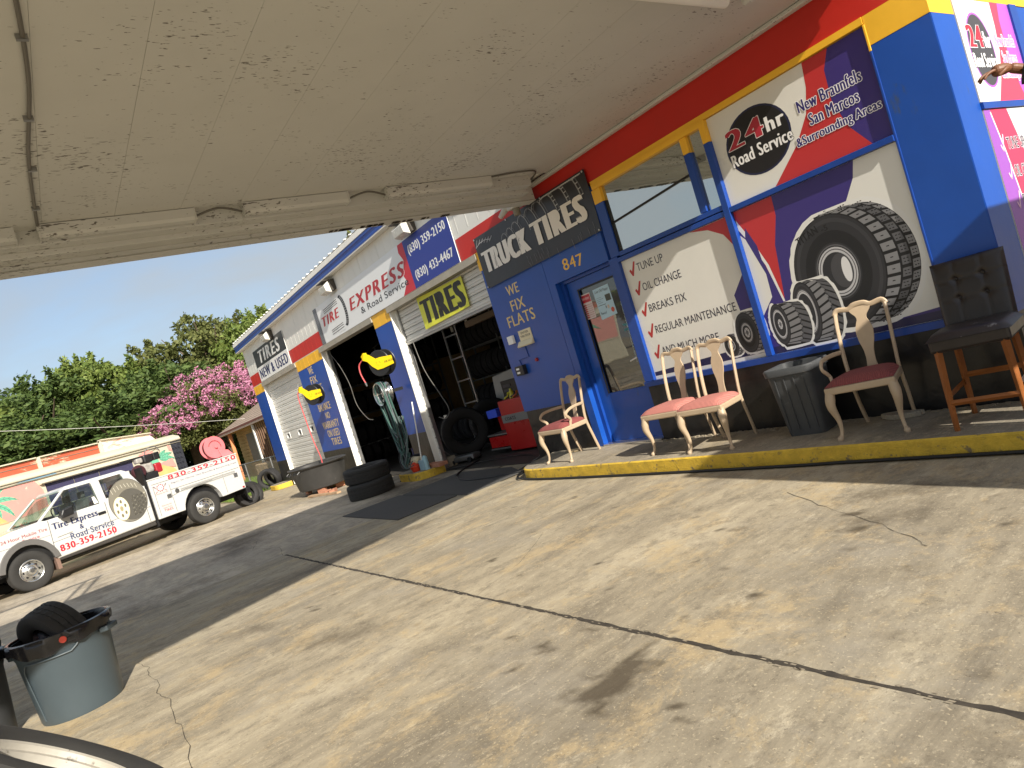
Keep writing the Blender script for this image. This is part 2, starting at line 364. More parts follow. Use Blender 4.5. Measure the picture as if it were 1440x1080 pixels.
class Art:
    """flat print laid out in (u, v) metres on a plane; thin layers"""
    def __init__(s, O, U, V): s.O, s.U, s.V = Vector(O), Vector(U).normalized(), Vector(V).normalized(); s.N = s.U.cross(s.V); s.v = []; s.f = []; s.mi = []; s.mats = []; s.lay = 1
    def _m(s, mat):
        if mat not in s.mats: s.mats.append(mat)
        return s.mats.index(mat)
    def raw(s, uv, faces, mat, lay):
        o = len(s.v)
        for u, v in uv: s.v.append(tuple(s.O+s.U*float(u)+s.V*float(v)+s.N*(.0006+lay*.00004)))
        mi = s._m(mat)
        for f in faces: s.f.append(tuple(i+o for i in f)); s.mi.append(mi)
    def poly(s, uv, mat, lay=None):
        if lay is None: s.lay += 1; lay = s.lay
        s.raw(uv, [tuple(range(len(uv)))], mat, lay)
    def rect(s, u0, v0, u1, v1, mat, lay=None): s.poly([(u0, v0), (u1, v0), (u1, v1), (u0, v1)], mat, lay)
    def ell(s, cu_, cv, ru, rv, mat, lay=None, n=36, a0=0, a1=360, rot=0):
        pts = []
        full = (a1-a0 >= 360)
        for i in range(n if full else n+1):
            q = R(a0+(a1-a0)*i/n); x, y = ru*math.cos(q), rv*math.sin(q)
            pts.append((cu_+x*math.cos(rot)-y*math.sin(rot), cv+x*math.sin(rot)+y*math.cos(rot)))
        s.poly(pts, mat, lay)
    def line(s, pts, w, mat, lay=None):
        if lay is None: s.lay += 1; lay = s.lay
        for a, b in zip(pts[:-1], pts[1:]):
            a = Vector(a); b = Vector(b); d = (b-a); n_ = Vector((-d.y, d.x)).normalized()*w/2
            s.raw([a-n_, b-n_, b+n_, a+n_], [(0, 1, 2, 3)], mat, lay)
    def text(s, txt, u0, v0, w, h, mat, bold=0., shear=0., space=1., lay=None, outline=None, ow=.02, rot=0.):
        if lay is not None: s.lay = lay-1
        v, f = glyphs(txt, 0, shear, 1+bold*3.0); mn, mx_ = v.min(0), v.max(0); sz = np.maximum(mx_-mn, 1e-6)
        extra = bold*1.0; em = h/.73; eu = extra*em
        def tr(q, du=0, dv=0):
            q = (q-mn)/sz; x = q[:, 0]*(w-2*eu)+eu+du; y = q[:, 1]*h+dv
            return np.stack([u0+x*math.cos(rot)-y*math.sin(rot), v0+x*math.sin(rot)+y*math.cos(rot)], 1)
        offs = [0.] if extra <= 0 else ([-eu, 0., eu] if bold < .04 else [-eu, -eu/2, 0., eu/2, eu])
        if outline is not None:
            g_ = ow*em*.8
            for o_ in ([0.] if extra <= 0 else [-eu, eu]):
                for k in range(8): s.lay += 1; s.raw(tr(v, o_+g_*math.cos(k*math.pi/4), g_*math.sin(k*math.pi/4)), f, outline, s.lay)
        for o_ in offs: s.lay += 1; s.raw(tr(v, o_), f, mat, s.lay)
    def build(s, name, parent=None):
        m = MB(); m.v, m.f, m.m = s.v, s.f, s.mi
        return m.build(name, s.mats, parent, smooth=False)
def print_tire(a, cu_, cv, ru, rv, dep, rim=(.42, .40), hub=None, nb=15, lug=False, lean=0., a0=-80, a1=100):
    """printed picture of a tyre seen three-quarter: sidewall ellipse at left, tread band to the right"""
    W_ = flat(226, 226, 222); K = flat(30, 30, 32); K2 = flat(46, 46, 49); G = flat(128, 128, 130); G2 = flat(92, 92, 95); H = flat(188, 188, 190); D = flat(20, 20, 22)
    base = a.lay
    L_ = lambda i: base+i
    def env(g):
        pts = []
        for i in range(60):
            q = 2*math.pi*i/60; x = cu_+(ru+g)*math.cos(q); y = cv+(rv+g)*math.sin(q)
            if math.cos(q) > -.12: x += dep*min(1, (math.cos(q)+.12)*3.2)
            pts.append((x, y-lean*dep*(.5 if math.cos(q) > -.12 else 0)))
        return pts
    g0 = [(p[0]+random.uniform(-.006, .006), p[1]+random.uniform(-.006, .006)) for p in env(.035*rv/.5+.008)]
    a.poly(g0, W_, L_(1)); a.poly(env(0), D, L_(2))
    step = (a1-a0)/nb
    for i in range(nb):
        q0 = a0+i*step; q1 = q0+step*.72
        rows = [(.02, .34, 0), (.40, .66, .5), (.72, .98, 0)] if not lug else [(.02, .55, 0), (.5, .99, .5)]
        for k, (d0, d1, sh) in enumerate(rows):
            qa, qb = R(q0+sh*step), R(q1+sh*step)
            def pt(q, d, dq=0):
                q += dq; b_ = math.sin(math.pi*d)*.045*rv
                return (cu_+(ru+b_)*math.cos(q)+dep*d*min(1, max(0, (math.cos(q)+.12)*3.2)), cv+(rv+b_*.8)*math.sin(q)-lean*dep*.5*d)
            sk = .10 if lug else 0
            sgn = 1 if k == 0 else -1
            uv = [pt(qa, d0, -sk*sgn), pt(qa, d1, sk*sgn), pt(qb, d1, sk*sgn), pt(qb, d0, -sk*sgn)]
            a.poly(uv, G if (k != 1) else G2, L_(3))
            if not lug and rv > .3:
                cx = sum(p[0] for p in uv)/4; cy = sum(p[1] for p in uv)/4
                for sx_, sy_ in ((-.18, .2), (.18, .2), (-.18, -.25), (.18, -.25)) if k else ((0, 0),):
                    ww = (uv[1][0]-uv[0][0])*.22; hh = .008
                    a.rect(cx+sx_*(uv[1][0]-uv[0][0])-ww/2, cy+sy_*.06-hh/2, cx+sx_*(uv[1][0]-uv[0][0])+ww/2, cy+sy_*.06+hh/2, D, L_(4))
    for j, (fr, mt) in enumerate(((1, K), (.985, K2), (.93, flat(58, 58, 61)), (.86, K2), (.72, K), (rim[0]+.08, K2), (rim[0]+.045, G2), (rim[0]+.02, K), (rim[0], H), (rim[0]-.03, G2), (rim[0]-.05, H), (rim[1]-.07, K2))):
        a.ell(cu_, cv, ru*fr, rv*fr, mt, L_(5+j))
    if hub == 'open':
        a.ell(cu_+ru*.10, cv, ru*.24, rv*.30, flat(70, 70, 73), L_(18)); a.ell(cu_+ru*.20, cv, ru*.10, rv*.22, flat(220, 220, 220), L_(19))
    else:
        a.ell(cu_+ru*.03, cv, ru*.24, rv*.24, H, L_(18)); a.ell(cu_+ru*.03, cv, ru*.12, rv*.12, G2, L_(19))
        for i in range(6):
            q = i*math.pi/3; a.ell(cu_+ru*.03+ru*.18*math.cos(q), cv+rv*.18*math.sin(q), ru*.03, rv*.03, K, L_(20), n=8)
    a.lay = L_(21)

# ================================================================== SETTING: ground
g = MB().add([(-160, -120, 0), (60, -120, 0), (60, 120, 0), (-160, 120, 0)], [(0, 1, 2, 3)])
tag(g.build('pavement', GROUND, smooth=False), kind='structure')

SPOTS = [(-3.24,3.52),(-3.15,3.51),(-2.98,3.2),(-2.78,2.93),(-2.38,2.68),(-2.19,3.31),(-1.86,3.13),(-1.73,3.91),(-1.62,3.72),(-1.82,4.13),(-3.12,3.96),(-3.88,3.72),(-3.87,3.19),(-4.75,3.91),(-3.38,2.54),(-3.12,4.32),(-2.49,3.81),(-2.34,3.56),(-5.67,4.2),(-3.79,2.83),(-4.31,2.52),(-5.2,3.3),(-6.1,2.9),(-6.4,3.9),(-5.0,2.7)]
OIL = [(-2.38,1.55,.07,.7),(-2.62,1.56,.06,.6),(-2.36,1.70,.05,.6),(-2.66,1.72,.05,.5),(-2.42,1.95,.05,.6),(-2.50,1.62,.10,.9),(-2.48,1.74,.12,.9),(-2.52,1.86,.09,.85),(-2.56,2.0,.05,.7),(-2.57,2.1,.045,.6),(-2.57,2.22,.04,.5),(-2.58,2.36,.05,.5),(-2.6,2.5,.05,.45),(-2.62,2.64,.04,.4),(-2.95,2.55,.05,.4),
       (-3.04,2.07,.05,.6),(-3.0,2.04,.03,.6),(-3.18,1.83,.06,.7),(-3.12,1.80,.04,.6),(-3.09,1.62,.04,.8),(-2.1,1.72,.025,.9),(-2.01,1.63,.03,.6),(-1.76,1.58,.03,.5),(-1.63,2.5,.1,.35),(-1.27,2.54,.05,.35),(-1.2,2.35,.07,.35),(-3.49,1.85,.03,.9),
       (-4.2,1.3,.25,.22),(-5.2,.9,.3,.2),(-3.6,.7,.3,.18),(-6.0,1.6,.3,.2),(-2.2,.8,.25,.2),(-4.6,3.4,.3,.15),(-1.7,3.0,.2,.2)]
def noise2(x, y, seed, scale):
    r = np.random.default_rng(seed); v = np.zeros_like(x)
    for o in range(5):
        for k in range(3):
            a = r.uniform(0, 2*math.pi); f = scale*2**o*r.uniform(.7, 1.3); v += np.sin((x*math.cos(a)+y*math.sin(a))*f+r.uniform(0, 6.28))/(1.6**o)
    return v/5
def slab(name, x0, x1, y0, y1, z, step, mat, stain=None):
    xs = np.linspace(x0, x1, max(2, int((x1-x0)/step))); ys = np.linspace(y0, y1, max(2, int((y1-y0)/step)))
    X, Y = np.meshgrid(xs, ys); nx, ny = len(xs), len(ys)
    top = np.stack([X.ravel(), Y.ravel(), np.full(X.size, z)], 1)
    i = np.arange(nx*ny).reshape(ny, nx); q = np.stack([i[:-1, :-1].ravel(), i[:-1, 1:].ravel(), i[1:, 1:].ravel(), i[1:, :-1].ravel()], 1)
    me = bpy.data.meshes.new(name)
    # border ring dropped to give the slab an edge
    edge = list(i[0, :])+list(i[1:, -1])+list(i[-1, -2::-1])+list(i[-2:0:-1, 0]); n0 = len(top)
    low = top[edge].copy(); low[:, 2] = 0; V = np.concatenate([top, low]); k = len(edge)
    F = [tuple(f) for f in q.tolist()]+[(int(edge[j]), n0+j, n0+(j+1) % k, int(edge[(j+1) % k])) for j in range(k)]
    me.from_pydata(V.tolist(), [], F); me.materials.append(mat)
    st = np.zeros(len(V))
    if stain is not None: st = stain(V[:, 0], V[:, 1])
    a = me.attributes.new('stain', 'FLOAT', 'POINT'); a.data.foreach_set('value', st.astype(np.float32)); me.update()
    ob = put(name, me); return tag(ob, kind='structure')
def stain_f(x, y):
    wx = x+noise2(x, y, 3, 11)*.055; wy = y+noise2(x, y, 4, 11)*.055; s = np.zeros_like(x)
    rs = random.Random(3)
    for (a, b) in SPOTS:
        r_ = rs.uniform(.022, .06); k_ = rs.uniform(.30, .72); s = np.maximum(s, k_*np.exp(-(((wx-a)/r_)**2+((wy-b)/(r_*rs.uniform(.7, 1.2)))**2)**1.1))
        for _ in range(3): s = np.maximum(s, rs.uniform(.2, .5)*np.exp(-(((wx-a-rs.gauss(0, .12))/(r_*.5))**2+((wy-b-rs.gauss(0, .1))/(r_*.4))**2)))
    for _ in range(160): s = np.maximum(s, rs.uniform(.2, .6)*np.exp(-(((wx-rs.uniform(-9, 0))/.018)**2+((wy-rs.uniform(-1, 4.8))/.018)**2)))
    for (a, b, r, k) in OIL: s = np.maximum(s, k*.75*np.exp(-(((wx-a)/r)**2+((wy-b)/(r*1.1))**2)**1.6))
    s = np.maximum(s, np.clip(noise2(x, y, 9, 2.0)-.25, 0, 1)*.5)
    return np.clip(s, 0, 1)
def stain_g(x, y):
    n_ = noise2(x*.35, y, 12, 2.2); n2 = noise2(x, y*.6, 15, 5)
    return np.clip(.12+n_*.40+n2*.18+(y > 3)*.10, 0, .8)
random.seed(41); m = MB(); pj = None
for k in range(330):
    x = -9.38+k*.05; a_, b_ = 2.1435+random.uniform(-.010, .005), 2.1665+random.uniform(-.005, .010)
    if pj: m.add([(pj[0], pj[1], .0128), (x, a_, .0128), (x, b_, .0128), (pj[0], pj[2], .0128)], [(0, 1, 2, 3)])
    pj = (x, a_, b_)
tag(m.build('joint_filler', P('joint_tar', c(58, 52, 44), .95, noise=(20, .5)), smooth=False), kind='structure')
m = MB()
for k in range(260):
    x = random.uniform(-8, 1); y = random.choice((2.140, 2.170))+random.gauss(0, .006); r = random.uniform(.003, .009); m.add([(x-r*2, y-r*.6, .0152), (x+r*1.6, y-r*.7, .0152), (x+r*2, y+r*.5, .0152), (x-r*1.2, y+r*.8, .0152)], [(0, 1, 2, 3)])
tag(m.build('joint_crumbs', P('pale_chips', c(140, 130, 112), .9), smooth=False), kind='stuff')
slab('concrete_slab', -9.38, 7, 2.165, 4.9, .012, .05, CONC, stain_f)
slab('concrete_slab', -9.38, 7, -9, 2.145, .012, .06, CONC, stain_f)
slab('concrete_slab', -17.6, -9.392, -9, 3.55, .010, .12, CONC2, stain_g)
slab('concrete_slab', -15.4, -9.392, 3.565, 5.75, .010, .12, CONC2, stain_g)
for i, pts in enumerate(([(-3.18,4.23),(-2.8,3.98),(-2.46,3.8),(-2.15,3.62),(-1.91,3.46),(-1.83,3.36)], [(-6.93,.19),(-6.6,.235),(-6.39,.20),(-6.0,.24),(-5.7,.2),(-5.4,.26),(-4.98,.21),(-4.7,.24),(-4.1,.19),(-3.6,.25)],
                        [(-9.38,2.14),(-10.2,2.3),(-11.0,2.1),(-11.9,2.4),(-12.6,2.2)], [(-10.6,1.0),(-11.2,1.3),(-11.7,.9),(-12.4,1.25),(-12.9,1.1)], [(-4.4,2.17),(-4.6,2.7),(-5.2,3.5)])):
    f = []
    for a, b in zip(pts[:-1], pts[1:]):
        for t in (0, .25, .5, .75): f.append((a[0]*(1-t)+b[0]*t+random.uniform(-.015, .015), a[1]*(1-t)+b[1]*t+random.uniform(-.015, .015)))
    m = MB()
    for a, b in zip(f[:-1], f[1:]):
        w_ = random.uniform(.0008, .0028); m.add([(a[0], a[1]-w_, .0150), (b[0], b[1]-w_, .0150), (b[0], b[1]+w_, .0150), (a[0], a[1]+w_, .0150)], [(0, 1, 2, 3)])
    tag(m.build('ground_crack', P('crack_dark', c(52, 46, 38), .95), smooth=False), kind='structure')
# walkway with rounded left end and yellow face
def walk_outline(inset=0):
    pts = [(7, 4.905+inset)]; cx, cy, r = -7.38, 5.405, .5-inset
    pts += [(-7.0, 4.905+inset)]
    for k in range(0, 13): q = R(270-k*7.5); pts.append((cx+r*1.0*math.cos(q), cy+r*math.sin(q)))
    pts += [(-7.95, 5.765)]; return pts
wo = walk_outline(); m = MB()
n_ = len(wo); m.add([(p[0], p[1], 0) for p in wo]+[(p[0], p[1], .138) for p in wo], [(i, i+1, i+1+n_, i+n_) for i in range(n_-1)], 1)
wi = walk_outline(.02); m.add([(p[0], p[1], .138) for p in wo]+[(p[0], p[1], .150) for p in wi], [(i, i+1, i+1+n_, i+n_) for i in range(n_-1)], 1)
m.add([(p[0], p[1], .150) for p in wi]+[(7, 5.765, .150)], [tuple(reversed(range(n_+1)))], 0)
tag(m.build('walkway', [WALK, KERBY], ang=30), kind='structure')
# low debris line at the foot of the black wall
m = MB()
for i in range(150):
    x = random.uniform(-5.8, -2.1); y = 5.765-abs(random.gauss(0, .035))-.01; r = random.uniform(.004, .014)
    m.box(x-r*1.6, x+r*1.6, y-r, y+r, .150, .150+r*.7, 0)
tag(m.build('grit', P('grit', c(140, 130, 112), .9), smooth=False), kind='stuff')

# grass verge behind the pavement
m = MB().add([(-60, 3.4, .006), (-22.9, 4.2, .006), (-22.9, 9, .006), (-60, 60, .006)], [(0, 1, 2, 3)])
tag(m.build('soil', P('soil', c(104, 96, 66), .95, noise=(2, .2)), smooth=False), kind='structure')
n = 26000; x = -22.95-RNG.power(1.0, n)*13; y = 4.25+RNG.uniform(0, 1, n)*5.2; h = RNG.uniform(.05, .20, n); a = RNG.uniform(0, 6.28, n); w_ = .008
V = np.zeros((n, 3, 3)); dx, dy = np.cos(a)*w_, np.sin(a)*w_; lx, ly = RNG.normal(0, .04, n), RNG.normal(0, .04, n)
V[:, 0] = np.stack([x-dx, y-dy, x*0], 1); V[:, 1] = np.stack([x+dx, y+dy, x*0], 1); V[:, 2] = np.stack([x+lx, y+ly, h], 1)
def tri_mesh(name, V, mat, k=3):
    me = bpy.data.meshes.new(name); nv = V.shape[0]*k; nf = V.shape[0]
    me.vertices.add(nv); me.vertices.foreach_set('co', V.reshape(-1).astype(np.float32)); me.loops.add(nv); me.loops.foreach_set('vertex_index', np.arange(nv, dtype=np.int32))
    me.polygons.add(nf); me.polygons.foreach_set('loop_start', np.arange(0, nv, k, dtype=np.int32)); me.materials.append(mat); me.update(calc_edges=True); return me
tag(put('grass', tri_mesh('grass', V, GRASS)), kind='stuff')

# ================================================================== SHOP BUILDING
F = 5.77
shop = thing('tire_shop', 'long low tire shop with blue, red, yellow and white front and two open garage bays', 'building', (-12, F, 0), world=True)
def W_(name, x0, x1, z0, z1, mat, y0=F, y1=F+.18, bevel=0): return B(name, x0, x1, y0, y1, z0, z1, mat, shop, bevel)
# upper white sheet-metal wall panels with ribs
xs = np.arange(-22.4, -6.9, .915)
for i, x0 in enumerate(xs):
    x1 = min(x0+.909, -6.98); m = MB().box(x0, x1, F, F+.12, 3.242, 4.46)
    for k in (.0, .3, .6): m.box(x0+k+.01, x0+k+.03, F-.0022, F-.0005, 3.66, 4.43)
    m.build('wall_panel', WHITE_M, shop, smooth=False)
def ribbed(name, x0, x1, z0, z1, mat):
    m = MB().box(x0, x1, F-.004, F+.11, z0, z1); x = math.ceil((x0-.05)/.305)*.305
    while x < x1-.03:
        if x > x0+.01: m.box(x, x+.012, F-.0056, F-.0042, z0, z1)
        x += .305
    return m.build(name, mat, shop, smooth=False)
ribbed('red_stripe', -22.395, -21.275, 3.262, 3.60, RED); ribbed('red_stripe', -17.99, -15.36, 3.262, 3.60, RED); W_('red_stripe', -8.79, -7.0, 3.245, 3.585, RED, F-.006, F-.0005)
for (x0, x1) in ((-22.4, -21.28), (-17.78, -15.74), (-12.48, -11.68)):
    ribbed('yellow_stripe', x0, x1, 2.985, 3.240, YELLOW); W_('pier_wall', x0, x1, .80, 2.983, BLUE); W_('pier_base', x0, x1, 0, .798, BLACKP)
for x in (-21.28, -15.74, -11.68):
    m = MB().box(x+.001, x+.028, F-.006, F+.18, .02, 3.20); m.box(x+.001, x+.07, F+.10, F+.18, .02, 3.2); m.build('door_jamb', WHITE_T, shop, smooth=False, bevel=.003)
    m = MB().box(x+.075, x+.10, F+.12, F+.19, .02, 3.3)
    for k in range(14): m.box(x+.072, x+.104, F+.108, F+.117, .2+k*.21, .23+k*.21)
    m.build('door_track', STEEL, shop, smooth=False)
for x in (-17.79, -12.49): W_('door_jamb', x-.03, x-.001, .02, 3.2, WHITE_T, F+.02, F+.17)
for (x0, x1) in ((-21.27, -17.79), (-15.73, -12.49), (-11.67, -8.372)):
    W_('lintel', x0-.05, x1, 3.13, 3.236, P('weathered_lintel', c(158, 152, 138), .6, noise=(4, .15)), F-.03, F+.2)
# gutter and roof
m = MB().prism([(5.60, 4.635), (5.60, 4.735), (5.63, 4.755), (5.95, 4.755), (5.95, 4.635)], 'x', -22.62, -7.0); m.build('eave_trim', WHITE_T, shop, smooth=False)
m = MB().prism([(5.61, 4.63), (5.61, 4.58), (5.63, 4.56), (5.63, 4.52), (5.61, 4.505), (5.61, 4.465), (5.70, 4.465), (5.74, 4.63)], 'x', -22.62, -7.0); m.build('gutter', BLUE_TRIM, shop, smooth=False)
m = MB().prism([(5.615, 4.438), (5.615, 4.462), (5.76, 4.462), (5.76, 4.438)], 'x', -22.62, -7.0); m.build('gutter_lip', WHITE_T, shop, smooth=False)
MB().add([(-22.62, 5.61, 4.759), (-6.0, 5.61, 4.759), (-6.0, 13.4, 5.35), (-22.62, 13.4, 5.35)], [(0, 1, 2, 3)]).build('roof', WHITE_M, shop, smooth=False)
for k in range(52): x = -22.5+k*.3; MB().add([(x, 5.59, 4.762), (x+.05, 5.59, 4.762), (x+.05, 13.4, 5.356), (x, 13.4, 5.356), (x+.012, 5.59, 4.785), (x+.038, 5.59, 4.785), (x+.038, 13.4, 5.38), (x+.012, 13.4, 5.38)], [(0, 1, 5, 4), (4, 5, 6, 7), (1, 2, 6, 5), (3, 0, 4, 7)]).build('roof_rib', WHITE_M, shop, smooth=False)
W_('wall_cap', -22.4, -7.0, 4.46, 4.66, WHITE_M, F, F+.12)
# interior shell of the garage
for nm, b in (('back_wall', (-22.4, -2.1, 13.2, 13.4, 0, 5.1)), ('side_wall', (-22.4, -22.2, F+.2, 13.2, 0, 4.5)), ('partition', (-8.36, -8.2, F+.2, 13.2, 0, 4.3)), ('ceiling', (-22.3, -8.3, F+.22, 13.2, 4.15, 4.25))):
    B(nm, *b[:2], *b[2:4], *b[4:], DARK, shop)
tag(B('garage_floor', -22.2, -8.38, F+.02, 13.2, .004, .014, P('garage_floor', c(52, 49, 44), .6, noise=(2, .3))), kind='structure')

# office front -----------------------------------------------------------
W_('blue_wall', -8.37, -6.992, .795, 3.24, BLUE); W_('wall_base', -8.33, -6.86, .0, .793, BLACKP, F+.004)
W_('blue_wall', -6.985, -6.852, .15, 3.24, BLUE); W_('blue_wall', -6.852, -5.80, 2.345, 3.24, BLUE)
W_('yellow_stripe', -8.40, -8.30, 2.97, 3.25, YELLOW, F-.004, F-.0005)
W_('red_wall', -8.37, -7.0, 3.262, 3.584, RED, F-.002, F+.18); W_('red_wall', -6.998, -2.03, 3.262, 3.66, RED, F-.002, F+.18)
W_('upper_wall', -7.0, -2.05, 3.68, 4.6, WHITE_M, F, F+.18)
W_('yellow_head', -5.72, -2.475, 3.205, 3.260, YELLOW, F-.012, F+.1); W_('yellow_head', -5.70, -4.04, 3.155, 3.203, YELLOW, F-.030, F+.1)
W_('pillar', -2.47, -2.035, .86, 3.03, BLUE, F-.004, F+.38); W_('yellow_cap', -2.47, -2.032, 3.032, 3.259, YELLOW, F-.006, F+.40)
W_('blue_sill', -5.80, -2.47, .80, .858, BLUE_TRIM, F-.03, F+.1); W_('wall_base', -5.79, -2.036, .0, .797, BLACKP, F+.012, F+.2)
W_('pillar_base', -2.47, -2.036, .797, .859, BLUE, F-.003, F+.3)
def stile(x0, x1, z0, z1, prot=.02):
    zy = 2.99
    W_('window_frame', x0, x1, z0, min(z1, zy), BLUE_TRIM, F-prot, F+.10, .004)
    if z1 > zy: W_('window_frame', x0, x1, zy+.001, z1, YELLOW, F-prot, F+.10, .004)
stile(-5.79, -5.64, .86, 2.345); stile(-5.73, -5.59, 2.347, 3.153, .025); stile(-4.115, -4.045, .86, 3.204, .028)
stile(-4.375, -4.295, 2.39, 3.153); stile(-2.485, -2.466, .86, 3.2, .01)
for x0, x1, z0, z1 in ((-5.64, -4.115, 2.275, 2.325), (-5.59, -4.115, 2.335, 2.385), (-4.045, -2.485, 2.285, 2.335)): W_('window_rail', x0, x1, z0, z1, BLUE_TRIM, F-.022, F+.1, .004)
for x0, x1 in ((-5.588, -4.377), (-4.293, -4.117)): W_('transom_glass', x0, x1, 2.387, 3.153, TRANSOM, F+.02, F+.03)
W_('transom_gasket', -5.588, -5.575, 2.387, 2.99, BLACKPL, F-.004, F+.019)
for i, (a_, b_) in enumerate((((-5.58, 2.72), (-4.38, 2.80)), )):
    m = MB().tube([(a_[0], F+.012, a_[1]), (b_[0], F+.012, b_[1])], .012, 6); m.build('cable', CABLE, shop)  # dark bar on the pane, standing in for a cable reflected in the glass
# door
door = B('office_door', -6.78, -5.86, F+.13, F+.17, .17, 2.30, BLUE, shop); door.name = 'office_door'
bpy.data.objects.remove(door)
m = MB().box(-6.78, -6.60, F+.12, F+.165, .17, 2.30).box(-5.90, -5.84, F+.12, F+.165, .17, 2.30).box(-6.60, -5.90, F+.12, F+.165, .17, .80).box(-6.60, -5.90, F+.12, F+.165, 2.18, 2.30)
door = m.build('door', BLUE, shop, smooth=False)
MB().box(-6.597, -5.903, F+.14, F+.15, .803, 2.177).build('door_glass', DOORGL, shop, smooth=False)
W_('door_frame', -6.852, -6.785, .15, 2.343, BLUE_TRIM, F+.08, F+.2); W_('door_frame', -6.785, -5.80, 2.305, 2.343, BLUE_TRIM, F+.08, F+.2); W_('door_frame', -5.838, -5.795, .15, 2.305, BLUE_TRIM, F+.06, F+.2)
m = MB().box(-6.60, -5.90, F+.110, F+.119, 2.165, 2.182); m.box(-6.602, -6.585, F+.108, F+.12, .8, 2.18); m.build('glazing_bead', BLACKPL, shop, smooth=False)
m = MB().tube([(-5.86, F+.11, 1.165), (-5.87, F+.055, 1.165), (-5.985, F+.05, 1.14)], [.012, .012, .010], 8).lathe([(0, F+.11), (.027, F+.108), (.027, F+.12)], 16, axis='y', cen=(-5.86, 0, 1.165)); m.build('door_handle', ALU, shop)
W_('threshold', -6.84, -5.8, .150, .172, ALU, F-.02, F+.2)
# stickers on the door glass
a = Art((0, F+.1395, 0), (1, 0, 0), (0, 0, 1))
a.rect(-6.65+.0, 1.775, -6.43, 2.10, flat(210, 196, 194)); L0 = a.lay
a.rect(-6.64, 1.99, -6.44, 2.085, flat(176, 40, 52)); a.text('OPEN HOURS', -6.62, 2.025, .16, .03, flat(236, 220, 220))
for k in range(7):
    z = 1.96-k*.026; a.rect(-6.635, z-.012, -6.545, z+.004, flat(176, 52, 62)); a.text(['8:00-6:00', '8:00-6:00', '8:00-6:00', '8:00-6:00', '8:00-6:00', '8:00-4:00', 'CLOSED'][k], -6.535, z-.011, .09, .014, flat(150, 60, 66))
a.build('hours_poster', shop)
a = Art((0, F+.1390, 0), (1, 0, 0), (0, 0, 1))
a.poly([(-6.365, 2.105), (-6.07, 2.115), (-6.055, 1.735), (-6.35, 1.715)], flat(178, 208, 224))
a.text('Lost Old Puppy', -6.34, 2.04, .25, .045, flat(40, 52, 62), .01, .3)
a.rect(-6.18, 1.92, -6.085, 2.0, flat(66, 70, 58))
for k in range(4): a.rect(-6.34, 1.985-k*.022, -6.34+[.09, .12, .07, .1][k], 1.99-k*.022, flat(110, 136, 150))
a.rect(-6.34, 1.888, -6.2, 1.895, flat(66, 82, 92)); a.ell(-6.17, 1.85, .018, .024, flat(196, 178, 160)); a.ell(-6.21, 1.855, .008, .02, flat(80, 90, 100)); a.ell(-6.11, 1.80, .03, .03, flat(196, 84, 60)); a.text('Reward', -6.33, 1.775, .10, .035, flat(52, 70, 80), .01)
a.build('notice_poster', shop)
a = Art((0, F+.1385, 0), (1, 0, 0), (0, 0, 1))
for k in range(46):
    z = 1.85-k*.0165; w_ = random.uniform(.004, .012); x = -5.945-.0006*k; a.rect(x-w_, z, x+w_, z+.009*random.uniform(.5, 1.2), flat(178, 200, 206), 3)
for (z, t_) in ((1.56, 'TIRES'), (1.50, 'OPEN')): a.text(t_, -6.03, z, .09, .03, flat(60, 170, 180), .01)
a.build('door_sticker', shop)
# side wall (faces +x, in the sun)
X0 = -2.03
def SW(name, y0, y1, z0, z1, mat, prot=0): return B(name, X0-.2, X0+prot, y0, y1, z0, z1, mat, shop)
SW('side_pillar', F+.001, 6.165, .862, 3.028, BLUE); SW('side_yellow', F+.41, 12, 3.165, 3.258, YELLOW, .004); SW('side_red', F+.2, 12, 3.262, 3.66, RED); SW('side_base', F+.2, 12, 0, .79, BLACKP, -.01)
SW('side_rail', 6.17, 12, 2.295, 2.345, BLUE_TRIM, .02); SW('side_sill', 6.17, 12, .795, .86, BLUE_TRIM, .02); SW('side_wall', 7.45, 12, .862, 3.16, BLUE, -.001)
SW('side_stile', 7.27, 7.42, 2.35, 3.16, BLUE_TRIM, .02); SW('side_upper', F+.2, 12, 3.68, 4.6, WHITE_M)
